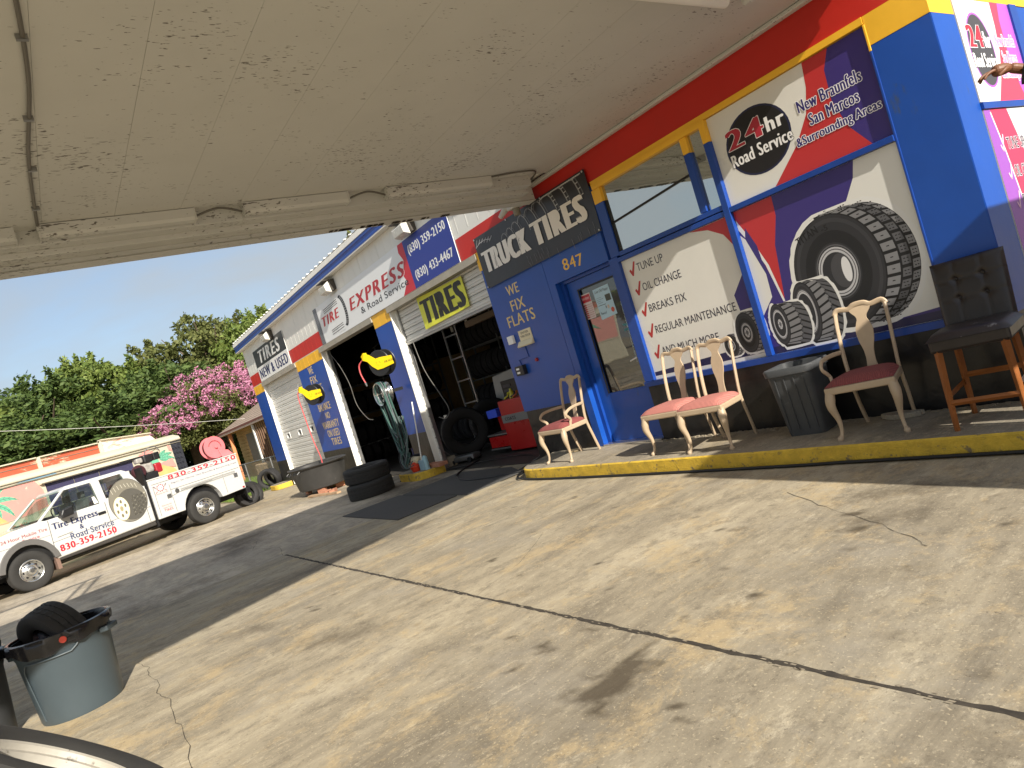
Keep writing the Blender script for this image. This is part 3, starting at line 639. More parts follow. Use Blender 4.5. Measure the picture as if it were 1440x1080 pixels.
# garage doors --------------------------------------------------------------
def slat(x0, x1, z0, z1, y, parent):
    m = MB(); h = z1-z0
    m.prism([(y+.012, z0+.004), (y+.002, z0+.012), (y, z0+h*.30), (y+.010, z0+h*.34), (y+.010, z0+h*.40), (y, z0+h*.44), (y, z0+h*.72), (y+.010, z0+h*.76), (y+.010, z0+h*.82), (y, z0+h*.86), (y+.002, z1-.010), (y+.014, z1-.003), (y+.04, z1-.003), (y+.04, z0+.004)], 'x', x0, x1)
    return m.build('door_slat', DOORW, parent, smooth=False)
rd = thing('roll_up_door', 'closed white sectional garage door with a row of small windows at the far left bay', 'garage door', (-19.5, F+.10, 0), world=True)
for k in range(12):
    z = .03+k*.262
    if k == 5:
        xs = [-21.24]
        m = MB(); yb = F+.10
        ws = [-20.66, -19.52, -18.38]
        prev = -21.24
        for wx in ws:
            m.box(prev, wx-.13, yb, yb+.04, z+.004, z+.258); prev = wx+.13
            m.box(wx-.13, wx+.13, yb, yb+.04, z+.004, z+.07); m.box(wx-.13, wx+.13, yb, yb+.04, z+.20, z+.258)
        m.box(prev, -17.80, yb, yb+.04, z+.004, z+.258); m.build('door_slat', DOORW, rd, smooth=False)
        for wx in ws:
            fr = MB().box(wx-.18, wx+.18, yb-.010, yb-.001, z+.045, z+.07).box(wx-.18, wx+.18, yb-.010, yb-.001, z+.20, z+.225).box(wx-.18, wx-.13, yb-.010, yb-.001, z+.07, z+.20).box(wx+.13, wx+.18, yb-.010, yb-.001, z+.07, z+.20).build('window_frame', P('white_plastic', c(240, 240, 236), .4), rd, smooth=False)
            MB().box(wx-.129, wx+.129, yb+.012, yb+.018, z+.071, z+.199).build('window_pane', GLASSD, rd, smooth=False)
    else: slat(-21.24, -17.80, z, z+.262, F+.10, rd)
rd2 = thing('roll_up_door', 'white roll-up door raised most of the way behind the yellow TIRES banner', 'garage door', (-10, F+.14, 2.45), world=True)
for k in range(6): slat(-11.58, -8.40, 2.49+k*.12, 2.61+k*.12, F+.14, rd2)
MB().box(-11.58, -8.40, F+.12, F+.19, 2.45, 2.488).build('bottom_bar', STEEL, rd2, smooth=False)

# ================================================================== SIGNS
def board(name, label, cat, x0, x1, z0, z1, mat, t=.012, y=F-.012, group=None):
    o = thing(name, label, cat, ((x0+x1)/2, y, z0), group=group, world=True)
    MB().box(x0, x1, y-t, y, z0, z1).build('board', mat, o, smooth=False, bevel=.002)
    return o, Art((0, y-t, 0), (1, 0, 0), (0, 0, 1))
WHT = flat(232, 232, 228); NAVY = flat(32, 40, 110); SRED = flat(196, 42, 54); CHAR = flat(52, 52, 54); BLK = flat(24, 24, 26); ROY = flat(38, 56, 142)
o, a = board('sign', 'black and white TIRES NEW & USED sign over the closed far left garage door', 'sign', -21.24, -18.0, 3.27, 4.19, flat(236, 236, 232))
a.rect(-21.24, 3.69, -18.0, 4.19, CHAR); a.text('TIRES', -20.75, 3.76, 2.3, .36, WHT, .08, .25, outline=None)
a.text('NEW & USED', -21.1, 3.34, 2.95, .28, flat(26, 34, 92), .065)
a.build('print', o)
o, a = board('sign', 'wide white TIRE EXPRESS & Road Service sign with blue phone number panel at right', 'sign', -15.40, -8.80, 3.245, 4.085, flat(226, 228, 228))
a.rect(-15.40, 3.245, -15.16, 4.085, flat(120, 122, 126))
for k in range(26): z = 3.26+k*.032; a.line([(-15.40, z), (-15.16, z+.02)], .008, flat(60, 62, 66), 4)
a.poly([(-10.87, 3.245), (-10.36, 3.245), (-10.36, 4.08), (-10.57, 4.08), (-10.60, 3.95), (-10.5, 3.8), (-10.66, 3.55), (-10.6, 3.45)], SRED)
a.rect(-10.37, 3.247, -8.802, 4.083, ROY)
a.text('(830) 359-2150', -10.25, 3.78, 1.34, .185, WHT, .03); a.text('(830) 433-4467', -10.25, 3.34, 1.34, .185, WHT, .03)
a.text('TIRE', -15.0, 3.60, 1.12, .20, flat(186, 42, 48), .10, .3, outline=WHT, ow=.03)
a.text('EXPRESS', -13.30, 3.555, 2.78, .25, flat(178, 38, 46), .085, .3, outline=WHT, ow=.04)
a.text('& Road Service', -12.8, 3.385, 2.25, .125, flat(40, 40, 46), .0)
a.ell(-13.66, 3.67, .20, .33, BLK); a.ell(-13.76, 3.67, .17, .29, flat(226, 228, 228)); a.rect(-14.2, 3.3, -13.80, 4.0, flat(226, 228, 228))
for k in range(16): q = R(-70+k*9.4); a.line([(-13.70+.13*math.cos(q), 3.67+.29*math.sin(q)), (-13.66+.19*math.cos(q), 3.67+.32*math.sin(q))], .008, flat(190, 190, 190))
a.text('TIRE', -15.0, 3.60, 1.12, .20, flat(186, 42, 48), .10, .3, outline=WHT, ow=.03)
for z in (3.88, 3.92, 3.96): a.line([(-14.75, z-.03), (-13.85, z)], .012, BLK)
for z in (3.36, 3.41, 3.45): a.line([(-14.6, z-.02), (-13.85, z)], .012, BLK)
a.build('print', o)
def banner(name, label, x0, x1, zt0, zt1, zb0, zb1, mat, y=F-.035, amp=.004, nx=40, nz=14, rot=0):
    """soft banner, corners (x0,zt0) (x1,zt1) top, (x0,zb0) (x1,zb1) bottom"""
    o = thing(name, label, 'banner', ((x0+x1)/2, y, min(zb0, zb1)), world=True)
    m = MB(); vs = []
    def yy(u, w): return y+amp*math.sin(u*7+w*3)*(.3+w)+amp*.6*math.sin(u*17-w*5)*w
    for s_ in (0, 1):
        for j in range(nz+1):
            for i in range(nx+1):
                u, w = i/nx, j/nz; top = zt0*(1-u)+zt1*u; bot = zb0*(1-u)+zb1*u
                vs.append((x0*(1-u)+x1*u, yy(u, w)+s_*.004, top*(1-w)+bot*w))
    k = (nx+1)*(nz+1); fs = []
    for j in range(nz):
        for i in range(nx): q = j*(nx+1)+i; fs += [(q, q+nx+1, q+nx+2, q+1), (q+k, q+1+k, q+nx+2+k, q+nx+1+k)]
    m.add(vs, fs); m.build('banner_cloth', mat, o)
    return o, yy
VIN = P('black_banner_vinyl', c(46, 45, 48), .34, noise=(3, .2), bump=(6, .006, .4))
o, yy = banner('truck_tires_banner', 'black TRUCK TIRES banner hung over the office door', -8.285, -5.735, 3.43, 3.43, 2.68, 2.69, VIN)
def art_on(a, yy, x0, x1, z0, z1, front):
    """drape the print over the banner: refine large faces and shift vertices to the cloth"""
    a.v = [(p[0], yy((p[0]-x0)/(x1-x0), (z1-p[2])/(z1-z0))-front-(a.O.y-p[1]), p[2]) for p in a.v]
a = Art((0, 0, 0), (1, 0, 0), (0, 0, 1))
for k in range(11):       # rows of tyres standing side by side, drawn as bright tread arcs
    cx = -7.55+k*.135+k*k*.006; rr = .20+k*.022
    pts = [(cx+rr*.55*math.cos(R(q)), 3.0+rr*1.35*math.sin(R(q))) for q in range(20, 131, 10)]
    pts = [(x, min(z, 3.40)) for x, z in pts if x < -5.83]
    for d in (0, .035+k*.002): a.line([(x+d, z) for x, z in pts], .008+.0012*k, flat(150, 150, 150) if d == 0 else flat(96, 96, 98))
    if k > 5:
        for (x, z), (x2, z2) in zip(pts[:-1], pts[1:]): a.line([(x, z), (x+.05, z+.008)], .010, flat(190, 190, 188))
for q in range(6): a.line([(-8.25+q*.07, 3.30+.02*math.sin(q)), (-8.19+q*.075, 3.385-.01*q)], .012, flat(160, 160, 160))
a.line([(-8.27, 3.29), (-8.15, 3.33), (-8.0, 3.335), (-7.86, 3.30)], .01, flat(170, 170, 170))
a.text('TRUCK', -8.20, 2.885, 1.16, .31, flat(236, 230, 220), .085, outline=flat(26, 26, 28), ow=.02); a.text('TIRES', -6.96, 2.885, 1.09, .31, flat(236, 230, 220), .085, outline=flat(26, 26, 28), ow=.02)
for k in range(22):
    x = random.uniform(-7.2, -5.8); z = random.uniform(2.74, 2.88); a.line([(x, z), (x+.01, z-random.uniform(.04, .12))], .006, flat(104, 104, 108))
art_on(a, yy, -8.285, -5.735, 2.685, 3.43, .002); a.build('print', o)
m = MB()
for x, z in ((-8.26, 3.41), (-5.76, 3.41), (-8.26, 2.70), (-5.76, 2.71), (-7.4, 3.415), (-6.6, 3.415)): m.lathe([(.004, F-.05), (.012, F-.047), (.012, F-.04)], 10, axis='y', cen=(x, 0, z))
m.build('grommet', ALU, o)
YB = P('yellow_banner_vinyl', c(226, 226, 70), .5, noise=(3, .1))
o, yy = banner('tires_banner', 'yellow TIRES banner with fat black letters hanging on the raised roll-up door', -10.70, -9.10, 3.13, 3.09, 2.56, 2.60, YB, y=F+.10)
a = Art((0, 0, 0), (1, 0, 0), (0, 0, 1)); a.text('TIRES', -10.64, 2.635, 1.49, .42, flat(26, 28, 22), .085)
art_on(a, yy, -10.7, -9.1, 2.58, 3.11, .002); a.build('print', o)
# stencilled letters painted on the blue walls
STEN = P('stencil_paint', c(228, 200, 130), .6, dirt=(30, c(60, 80, 140), .60))
def stencil(lines, parent=shop, y=F-.0001, mat=STEN, name='painted_lettering'):
    a = Art((0, y, 0), (1, 0, 0), (0, 0, 1))
    for t, x0, x1, z0, z1 in lines: a.text(t, x0, z0, x1-x0, z1-z0, mat, .02, lay=2)
    return a.build(name, parent)
stencil([('WE', -7.92, -7.62, 2.46, 2.60), ('FIX', -7.92, -7.58, 2.235, 2.385), ('FLATS', -8.11, -7.44, 2.03, 2.19)])
stencil([('8', -6.60, -6.48, 2.45, 2.595), ('4', -6.46, -6.35, 2.445, 2.585), ('7', -6.33, -6.21, 2.43, 2.57)], mat=P('house_number_yellow', c(240, 190, 70), .5), name='house_number')
stencil([('WE', -17.0, -16.65, 2.78, 2.96), ('FIX', -17.05, -16.55, 2.54, 2.72), ('FLATS', -17.2, -16.35, 2.30, 2.48), ('BALANCE', -17.1, -16.2, 1.82, 2.0), ('NO', -16.75, -16.45, 1.60, 1.76), ('WARRANTY', -17.2, -16.0, 1.36, 1.54), ('ON USED', -17.0, -16.15, 1.14, 1.32), ('TIRES', -16.9, -16.2, .92, 1.10)])
# window graphics ------------------------------------------------------------
VW = P('window_vinyl_white', c(226, 225, 218), .3, noise=(.9, .05)); VB = flat(62, 50, 120, .3); VR = flat(192, 52, 54, .3); VN = flat(40, 38, 78, .3)
def wsign(label, x0, x1, z0, z1):
    o = thing('window_sign', label, 'window sign', ((x0+x1)/2, F+.02, z0), world=True); MB().box(x0, x1, F+.02, F+.035, z0, z1).build('vinyl_panel', VW, o, smooth=False)
    return o, Art((0, F+.02, 0), (1, 0, 0), (0, 0, 1))
o, a = wsign('large white window graphic listing TUNE UP, OIL CHANGE, BREAKS FIX beside the office door', -5.638, -4.117, .86, 2.273)
a.poly([(-4.60, 2.27), (-4.12, 2.27), (-4.12, 1.95), (-4.22, 2.12), (-4.38, 2.22)], VR)
a.poly([(-4.30, 1.52), (-4.12, 1.72), (-4.12, 1.30), (-4.28, 1.32)], VB); a.poly([(-5.63, .90), (-4.12, .90), (-4.12, 1.00), (-4.5, .99), (-5.63, .945)], VN)
TX = flat(44, 42, 60, .3)
for t, z, x1 in (('TUNE UP', 2.10, -5.03), ('OIL CHANGE', 1.87, -4.86), ('BREAKS FIX', 1.62, -4.88), ('REGULAR MAINTENANCE', 1.37, -4.32), ('AND MUCH MORE', 1.12, -4.62)):
    a.text(t, -5.43, z, x1+5.43, .088, TX, .004, lay=6)
    a.poly([(-5.555, z+.035), (-5.535, z+.055), (-5.515, z+.025), (-5.46, z+.125), (-5.435, z+.12), (-5.505, z-.03), (-5.525, z-.03)], flat(180, 52, 48), 6)
a.lay = 8
print_tire(a, -4.50, 1.04, .085, .115, .06, nb=12, rim=(.5, .48)); print_tire(a, -4.28, 1.13, .125, .205, .10, nb=13, rim=(.46, .44))
a.build('print', o)
o, a = wsign('large window graphic with a row of growing tractor tires under the 24hr panel', -4.043, -2.487, .86, 2.283)
a.rect(-4.043, .862, -2.487, 2.282, VB); a.poly([(-2.487, 2.282), (-2.84, 2.282), (-2.88, 2.15), (-2.96, 2.03), (-3.05, 1.9), (-3.05, 1.0), (-2.95, .93), (-2.487, .96)], flat(226, 225, 218, .3))
a.rect(-4.043, .862, -2.487, .93, VN)
a.poly([(-4.043, 2.28), (-3.62, 2.28), (-3.63, 2.10), (-3.72, 1.85), (-3.78, 1.35), (-3.84, 1.55), (-3.92, 1.9), (-4.043, 2.15)], VR)
a.poly([(-4.043, 2.05), (-3.96, 1.95), (-3.89, 1.7), (-3.90, 1.4), (-4.043, 1.25)], flat(226, 225, 218, .3))
a.poly([(-4.043, 2.20), (-3.95, 2.0), (-3.84, 1.7), (-3.78, 1.33), (-3.80, 1.33), (-3.87, 1.7), (-3.97, 1.96), (-4.043, 2.1)], flat(232, 232, 228, .3))
a.poly([(-3.97, 2.1), (-3.90, 1.9), (-3.885, 1.6), (-3.93, 1.75), (-4.0, 2.0)], VB)
a.lay = 10
print_tire(a, -3.22, 1.45, .40, .50, .27, rim=(.43, .41), hub='open', nb=17, a0=-82, a1=104)
a.text('TITAN', -3.50, 1.765, .22, .07, flat(20, 20, 21), .02, rot=R(16)); a.text('-5', -3.26, 1.815, .06, .05, flat(20, 20, 21), .02, rot=R(2))
print_tire(a, -3.60, 1.18, .12, .28, .20, nb=12, lug=True, rim=(.72, .68), lean=.2)
print_tire(a, -3.90, 1.13, .09, .20, .22, nb=10, lug=True, rim=(.70, .66), lean=.25)
a.build('print', o)
def hr24(a, x0, zc, k=1., lite=False):
    """24hr Road Service panel art, x0 = left edge; k horizontal scale"""
    PW = VW
    R_, V_, T_ = (VR, VB, flat(52, 46, 110, .3)) if not lite else (flat(232, 66, 92, .4), flat(170, 90, 190, .4), flat(226, 130, 190, .4))
    u = lambda x: x0+(x+4.043)*k
    a.poly([(u(-3.02), 3.198), (u(-2.79), 3.198), (u(-2.86), 3.05), (u(-2.84), 2.7), (u(-2.66), 2.342), (u(-3.55), 2.342), (u(-3.25), 2.6), (u(-3.10), 2.8), (u(-3.04), 3.0)], R_)
    a.poly([(u(-2.79), 3.198), (u(-2.49), 3.198), (u(-2.49), 2.342), (u(-2.66), 2.342), (u(-2.80), 2.55), (u(-2.87), 2.8), (u(-2.86), 3.05)], V_)
    a.ell(u(-3.59), 2.795, .335*k, .30, V_ if lite else flat(34, 38, 70)); a.ell(u(-3.59), 2.795, .315*k, .283, flat(28, 26, 28) if not lite else flat(70, 68, 70))
    a.text('24', u(-3.90), 2.815, .40*k, .175, flat(176, 44, 60), .07, outline=flat(240, 236, 236), ow=.03)
    a.text('hr', u(-3.48), 2.815, .19*k, .13, flat(240, 240, 240), .05); a.text('Road Service', u(-3.90), 2.655, .64*k, .115, flat(240, 240, 240), .03, outline=flat(20, 20, 22), ow=.03)
    for t, xa, xb, z in (('New Braunfels', -3.16, -2.60, 2.83), ('San Marcos', -3.09, -2.66, 2.69), ('&Surrounding Areas', -3.25, -2.515, 2.545)):
        a.text(t, u(xa), z, (xb-xa)*k, .10, T_, .024, outline=flat(246, 245, 246), ow=.05)
o, a = wsign('24hr Road Service window panel on the front, white, red and purple', -4.043, -2.487, 2.342, 3.198); hr24(a, -4.043, 0); a.build('print', o)
# side wall signs in the sun
SO = lambda label, z0, z1, y1: (thing('window_sign', label, 'window sign', (X0, 6.8, z0), world=True))
o = SO('24hr Road Service panel on the sunlit side wall round the corner', 2.35, 3.15, 7.3)
MB().box(X0-.02, X0+.004, 6.18, 7.27, 2.352, 3.16).build('vinyl_panel', VW, o, smooth=False)
a = Art((X0+.004, 6.18, 0), (0, 1, 0), (0, 0, 1)); hr24(a, 0, 0, .70, True); a.v = [(p[0], p[1], p[2]-.035) for p in a.v]; a.build('print', o)
o = SO('TUNE UP, OIL CHANGE graphic on the lower side wall window', .86, 2.29, 7.4)
MB().box(X0-.02, X0+.004, 6.18, 7.43, .862, 2.292).build('vinyl_panel', VW, o, smooth=False)
a = Art((X0+.004, 6.18, 0), (0, 1, 0), (0, 0, 1)); LP = flat(150, 84, 178, .4); LR = flat(230, 58, 92, .4)
a.poly([(0, 2.29), (.12, 2.29), (.22, 1.9), (.30, 1.4), (.34, .87), (0, .87)], LP); a.poly([(.12, 2.29), (.45, 2.29), (.6, 1.9), (.66, 1.4), (.6, .87), (.36, .87), (.32, 1.4), (.22, 1.9)], LR)
a.line([(.12, 2.27), (.21, 1.95), (.29, 1.5), (.33, 1.0)], .02, WHT)
for t, z, w_ in (('TUNE UP', 1.97, .36), ('OIL CHANGE', 1.75, .46), ('BREAKS FIX', 1.52, .46)):
    a.text(t, .27, z, w_, .09, flat(40, 36, 40), .02, outline=flat(240, 230, 240), ow=.04); a.line([(.14, z+.04), (.17, z-.01), (.23, z+.12)], .018, flat(240, 200, 220))
a.lay += 1; print_tire(a, .95, 1.5, .30, .5, .15, nb=12)
a.build('print', o)

# ================================================================== CANOPY
can = thing('canopy', 'large cream painted flat canopy over the forecourt with peeling paint', 'canopy', (-4, 0, 3.6), world=True)
ZC = 3.62
# outline: x from -6.3 (inner beam) to the slanting right edge
def xr(y): return -2.5 if y > 3.9 else -1.36-.292*y      # right edge
y = -4.6; k = 0
while y < F-.05:
    y1 = min(y+.505, F-.02)
    m = MB().prism([(-6.30, y+.0008), (xr(y), y+.0008), (xr(y1), y1-.0008), (-6.30, y1-.0008)], 'z', ZC+random.uniform(0, .0015), ZC+.03); m.build('ceiling_board', CEIL, can, smooth=False); y = y1; k += 1
m = MB().prism([(-6.75, -4.62), (xr(-4.62), -4.62), (-2.5, 3.9), (-2.5, F-.02), (-7.0, F-.02)], 'z', ZC+.04, 3.98); m.build('roof_deck', WHITE_T, can, smooth=False)
MB().box(-6.45, -6.302, -4.6, F-.35, 3.50, ZC+.035).build('edge_beam', CEIL, can, smooth=False, bevel=.004)
MB().box(-6.62, -6.452, -4.6, F-.30, 3.455, ZC+.035).build('edge_beam', CEIL, can, smooth=False, bevel=.006)
m = MB().prism([(-6.622, 3.42), (-6.60, 3.40), (-6.76, 3.395), (-6.80, 3.42), (-6.80, 3.97), (-6.622, 3.97)], 'y', -4.62, F-.10); m.build('fascia', CEIL, can, smooth=False)
m = MB().prism([(xr(-4.6), -4.6), (xr(-4.6)+.06, -4.6), (-2.44, 3.9), (-2.44, F-.06), (-2.5, F-.06), (-2.5, 3.9)], 'z', 3.56, 3.98); m.build('fascia', CEIL, can, smooth=False)
MB().box(-6.8, xr(-4.6)+.06, -4.68, -4.62, 3.45, 3.98).build('fascia', CEIL, can, smooth=False)
# torn edge under the fascia
m = MB()
for k in range(26):
    y = 2.9+random.random()*1.5; w_ = random.uniform(.006, .03); m.box(-6.70-w_, -6.67, y, y+w_*2, 3.388, 3.3945)
m.build('torn_trim', P('torn_dark', c(60, 52, 44), .9), can, smooth=False)
MB().tube(spline([(-7.0, F-.04, 3.625), (-6.4, F-.05, 3.615), (-5.2, F-.045, 3.60), (-4.2, F-.05, 3.61), (-2.6, F-.045, 3.605)], 6), (.035, .02), 8).build('wall_trim', CEIL, can)
MB().box(-7.0, -2.5, F-.09, F-.012, 3.58, ZC-.002).build('wall_trim', CEIL, can, smooth=False, bevel=.01)
MB().tube(spline([(-3.2, .40, ZC-.012), (-4.0, .43, ZC-.014), (-5.0, .40, ZC-.012), (-6.28, .42, ZC-.014)], 6), .011, 8).build('conduit', P('grey_conduit', c(96, 92, 84), .5), can)
for x in (-3.6, -4.4, -5.1, -5.8): MB().box(x-.01, x+.01, .39, .44, ZC-.028, ZC-.001).build('conduit_clip', STEEL, can, smooth=False)
def fixture(y0, y1):
    o = thing('fluorescent_light', 'long cream painted strip light housing along the canopy edge beam', 'light', (-6.24, (y0+y1)/2, ZC-.1), group='strip light housings along the canopy edge', world=True)
    m = MB().prism([(-6.295, 3.615), (-6.295, 3.53), (-6.27, 3.515), (-6.19, 3.515), (-6.17, 3.54), (-6.17, 3.615)], 'y', y0, y1); m.build('housing', CEIL, o, smooth=False)
    MB().box(-6.30, -6.165, y0-.012, y0, 3.51, 3.618).build('end_cap', CEIL, o, smooth=False); MB().box(-6.30, -6.165, y1, y1+.012, 3.51, 3.618).build('end_cap', CEIL, o, smooth=False)
    return o
labs = ('strip light housing at the left end of the canopy edge, cream painted', 'middle strip light housing on the canopy edge beam', 'strip light housing on the canopy edge nearest the shop wall')
for (a_, b_), l_ in zip(((-2.4, .25), (.42, 1.56), (2.0, 3.0)), labs): o = fixture(a_, b_); o['label'] = l_
o = fixture(3.45, 4.75); o['label'] = 'strip light housing just left of the junction box with lamp'
m = MB().tube(spline([(-6.2, 4.76, 3.61), (-6.1, 5.1, 3.60), (-6.15, 5.4, 3.60), (-6.5, 5.50, 3.58), (-6.9, 5.5, 3.56)], 6), .010, 6); m.build('conduit', P('grey_conduit', c(96, 92, 84), .5), can)
for a_, b_ in ((1.57, 1.98), (3.02, 3.44)):
    MB().tube(spline([(-6.24, a_, 3.56), (-6.2, (a_+b_)/2, 3.60), (-6.24, b_, 3.56)], 6), .010, 6).build('conduit', P('grey_conduit', c(96, 92, 84), .5), can)
jb = thing('junction_box', 'small cream junction box with a bare lamp socket at the canopy corner', 'junction box', (-6.95, 5.55, 3.4), world=True)
MB().box(-7.02, -6.84, 5.50, 5.66, 3.42, 3.58).build('box', CEIL, jb, smooth=False, bevel=.01); MB().lathe([(0, 3.33), (.045, 3.33), (.05, 3.42)], 14, cen=(-6.93, 5.58, 0)).build('socket', P('grey_socket', c(132, 126, 112), .6), jb)
MB().tube([(-7.02, 5.56, 3.50), (-7.10, 5.54, 3.47), (-7.2, 5.5, 3.40)], [.05, .045, .03], 10).build('socket', CEIL, jb)
o = thing('ceiling_lamp', 'white tube lamp fixed under the canopy near the red wall', 'light', (-2.9, 4.4, 3.58), world=True)
MB().tube([(-2.86, 3.3, 3.575), (-2.88, 4.74, 3.575)], .045, 14).build('housing', WHITE_T, o); MB().lathe([(0, 0), (.03, 0), (.05, .02), (.05, .06)], 12, cen=(-2.84, 4.98, 3.55)).build('holder', CEIL, o)
for (x, y) in ((-6.2, -3.9), (-.6, -4.2)):
    MB().box(x-.12, x+.12, y-.12, y+.12, 0, 3.5).build('column', WHITE_T, can, smooth=False, bevel=.01)
sf = thing('steel_gantry', 'bare steel frame standing on the canopy roof, seen only by its shadow', 'frame', (-6.6, -1.5, 3.98), world=True)
MB().box(-6.66, -6.60, -1.28, -1.22, 3.98, 5.25).build('post', STEEL, sf, smooth=False); MB().box(-6.60, -6.55, -1.52, -1.46, 3.98, 5.25).build('post', STEEL, sf, smooth=False); MB().box(-6.67, -6.59, -4.5, -1.2, 5.25, 5.33).build('top_rail', STEEL, sf, smooth=False)
fw = thing('added_shade_screen', 'tall sheet metal screen added out of view at the right to cast shade', 'fence', (.5, 6, 0), world=True)  # unseen screen added to shade the kerb; its slot lets sun patches through
for k in range(9):
    y0 = 3.85+k*.55
    if k in (1, 2):
        q0, q1 = (y0+.30, y0+.545) if k == 1 else (y0, y0+.22)
        MB().box(.5, .53, y0, y0+.545, 0, 1.58).build('sheet', WHITE_M, fw, smooth=False); MB().box(.5, .53, y0, y0+.545, 1.98, 3.1).build('sheet', WHITE_M, fw, smooth=False)
        m = MB().box(.5, .53, y0, q0, 1.581, 1.979) if k == 1 else MB().box(.5, .53, q1, y0+.545, 1.581, 1.979)
    else: m = MB().box(.5, .53, y0, y0+.545, 0, 3.1)
    m.build('sheet', WHITE_M, fw, smooth=False)
MB().box(.49, .50, 4.4, 4.44, 1.5, 2.05).build('post', STEEL, fw, smooth=False)

# ================================================================== TYRES
def tire_verts(Rr, Wd, rim, seg=64, tread=0.010, ribs=4, pitch=44, lugs=False, prof_n=9):
    """tyre around the local Y axis, grid with real tread grooves"""
    hw = Wd/2; prof = [(-hw*.62, rim*.985, 0), (-hw*.74, rim*1.0, 0), (-hw*.80, rim*1.03, 0), (-hw*.93, rim+(Rr-rim)*.22, 0), (-hw*1.0, rim+(Rr-rim)*.50, 0), (-hw*.985, rim+(Rr-rim)*.74, 0), (-hw*.91, rim+(Rr-rim)*.90, 0), (-hw*.80, Rr*.985, 2)]
    w0, w1 = -hw*.78, hw*.78; n = ribs; gw = .008 if not lugs else .02
    pts = []
    for i in range(n):
        a = w0+(w1-w0)*i/n; b_ = w0+(w1-w0)*(i+1)/n
        crown = lambda y: Rr-(abs(y)/hw)**3*Rr*.016
        pts += [(a+.001, crown(a)-(tread if i else 0), 0), (a+gw*.5, crown(a), 1), ((a+b_)/2, crown((a+b_)/2), 1), (b_-gw*.5, crown(b_), 1)]
    pts.append((w1, Rr*.985, 0))
    prof = prof+pts[1:-1]+[(hw*.80, Rr*.985, 2)]+[(-y, r, k) for y, r, k in reversed(prof[:7])]
    k = len(prof); vs = []; fs = []
    for i, (y, r, f) in enumerate(prof):
        for j in range(seg):
            q = 2*math.pi*j/seg; rr = r
            if f: 
                ph = (j*pitch/seg + (0.5 if (i//3) % 2 else 0)) % 1.0
                if ph < (.16 if not lugs else .34): rr = r-tread*(.8 if f == 1 else .6)
            vs.append((rr*math.cos(q), y, rr*math.sin(q)))
    for i in range(k-1):
        for j in range(seg): fs.append((i*seg+j, (i+1)*seg+j, (i+1)*seg+(j+1) % seg, i*seg+(j+1) % seg))
    # inner liner
    o = len(vs); inner = [(hw*.62, rim*.985), (hw*.70, rim+(Rr-rim)*.4), (hw*.6, Rr*.93), (-hw*.6, Rr*.93), (-hw*.70, rim+(Rr-rim)*.4), (-hw*.62, rim*.985)]
    for (y, r) in inner:
        for j in range(seg): q = 2*math.pi*j/seg; vs.append((r*math.cos(q), y, r*math.sin(q)))
    for i in range(len(inner)-1):
        for j in range(seg): fs.append((o+i*seg+j, o+(i+1)*seg+j, o+(i+1)*seg+(j+1) % seg, o+i*seg+(j+1) % seg))
    return vs, fs
def tire_mesh(name, *a, mat=RUBBER, **k):
    v, f = tire_verts(*a, **k); m = MB(); m.v = v; m.f = f; m.m = [0]*len(f); return m.mesh(name, mat, ang=32)
T_CAR = tire_mesh('tire', .33, .22, .20, seg=72, pitch=36); T_CAR2 = tire_mesh('tire', .36, .25, .21, seg=72, pitch=36, mat=RUBBER2)
T_BIG = tire_mesh('tire', .50, .34, .27, seg=96, tread=.018, pitch=24, lugs=True); T_TRUCK = tire_mesh('tire', .40, .26, .21, seg=90, pitch=30, mat=RUBBER2)
def tire(me, label, loc, rot, group=None, cat='tire'):
    return tag(put('tire', me, None, loc, rot), label, cat, group)
H = math.pi/2
# foreground wheel with white rim leaning on another tyre
T_FG = tire_mesh('tire', .375, .26, .235, seg=216, tread=.010, pitch=72, ribs=5, mat=RUBBER2)
nrm = Vector((-.105, .665, .740)).normalized()
fgw = thing('wheel', 'used truck wheel with white painted rim leaning in the bottom left corner', 'wheel', (-2.70, -.275, .665))
fgw.rotation_euler = nrm.to_track_quat('Y', 'Z').to_euler()
put('tire', T_FG, fgw)
RIMW = P('chipped_white_rim', c(160, 155, 144), .5, noise=(5, .10), bump=(30, .003, .6), dirt=(11, c(60, 52, 44), .61))
MB().lathe([(.237, .075), (.243, .095), (.236, .104), (.228, .098), (.226, .080), (.214, .076), (.212, .050), (.203, .047), (.200, .02), (.192, .017), (.189, -.02), (.180, -.024), (.176, -.09), (.16, -.10), (.10, -.085), (.06, -.08)], 96, axis='y').build('rim', RIMW, fgw)
MB().lathe([(.055, -.08), (.05, -.05), (.0, -.045)], 32, axis='y').build('hub', P('rusty_hub', c(90, 66, 48), .8, noise=(12, .3)), fgw)
m = MB(); 
for k in range(8): q = k*math.pi/4; m.lathe([(.012, -.095), (.012, -.070), (0, -.068)], 8, axis='y', cen=(.11*math.cos(q), 0, .11*math.sin(q)))
m.build('lug_nuts', P('rusty_hub', c(90, 66, 48), .8), fgw)
tire(T_CAR2, 'tire lying under the leaning white rimmed wheel', (-2.75, -.25, .13), (H, 0, 0))
# stack of two truck tyres by the centre bay
tire(T_TRUCK, 'lower tire of the two-tire stack in front of the middle open bay', (-12.05, 4.55, .14), (H, 0, .4), 'tire stack by the middle bay').scale = (1.06, 1.1, 1.06)
tire(T_TRUCK, 'upper tire of the two-tire stack in front of the middle open bay', (-12.15, 4.60, .415), (H+.02, .03, 1.1), 'tire stack by the middle bay').scale = (1.06, 1.05, 1.06)
for o in list(COL.objects):
    if o.name.startswith('tire') and o.get('group') == 'tire stack by the middle bay': o.data = T_TRUCK
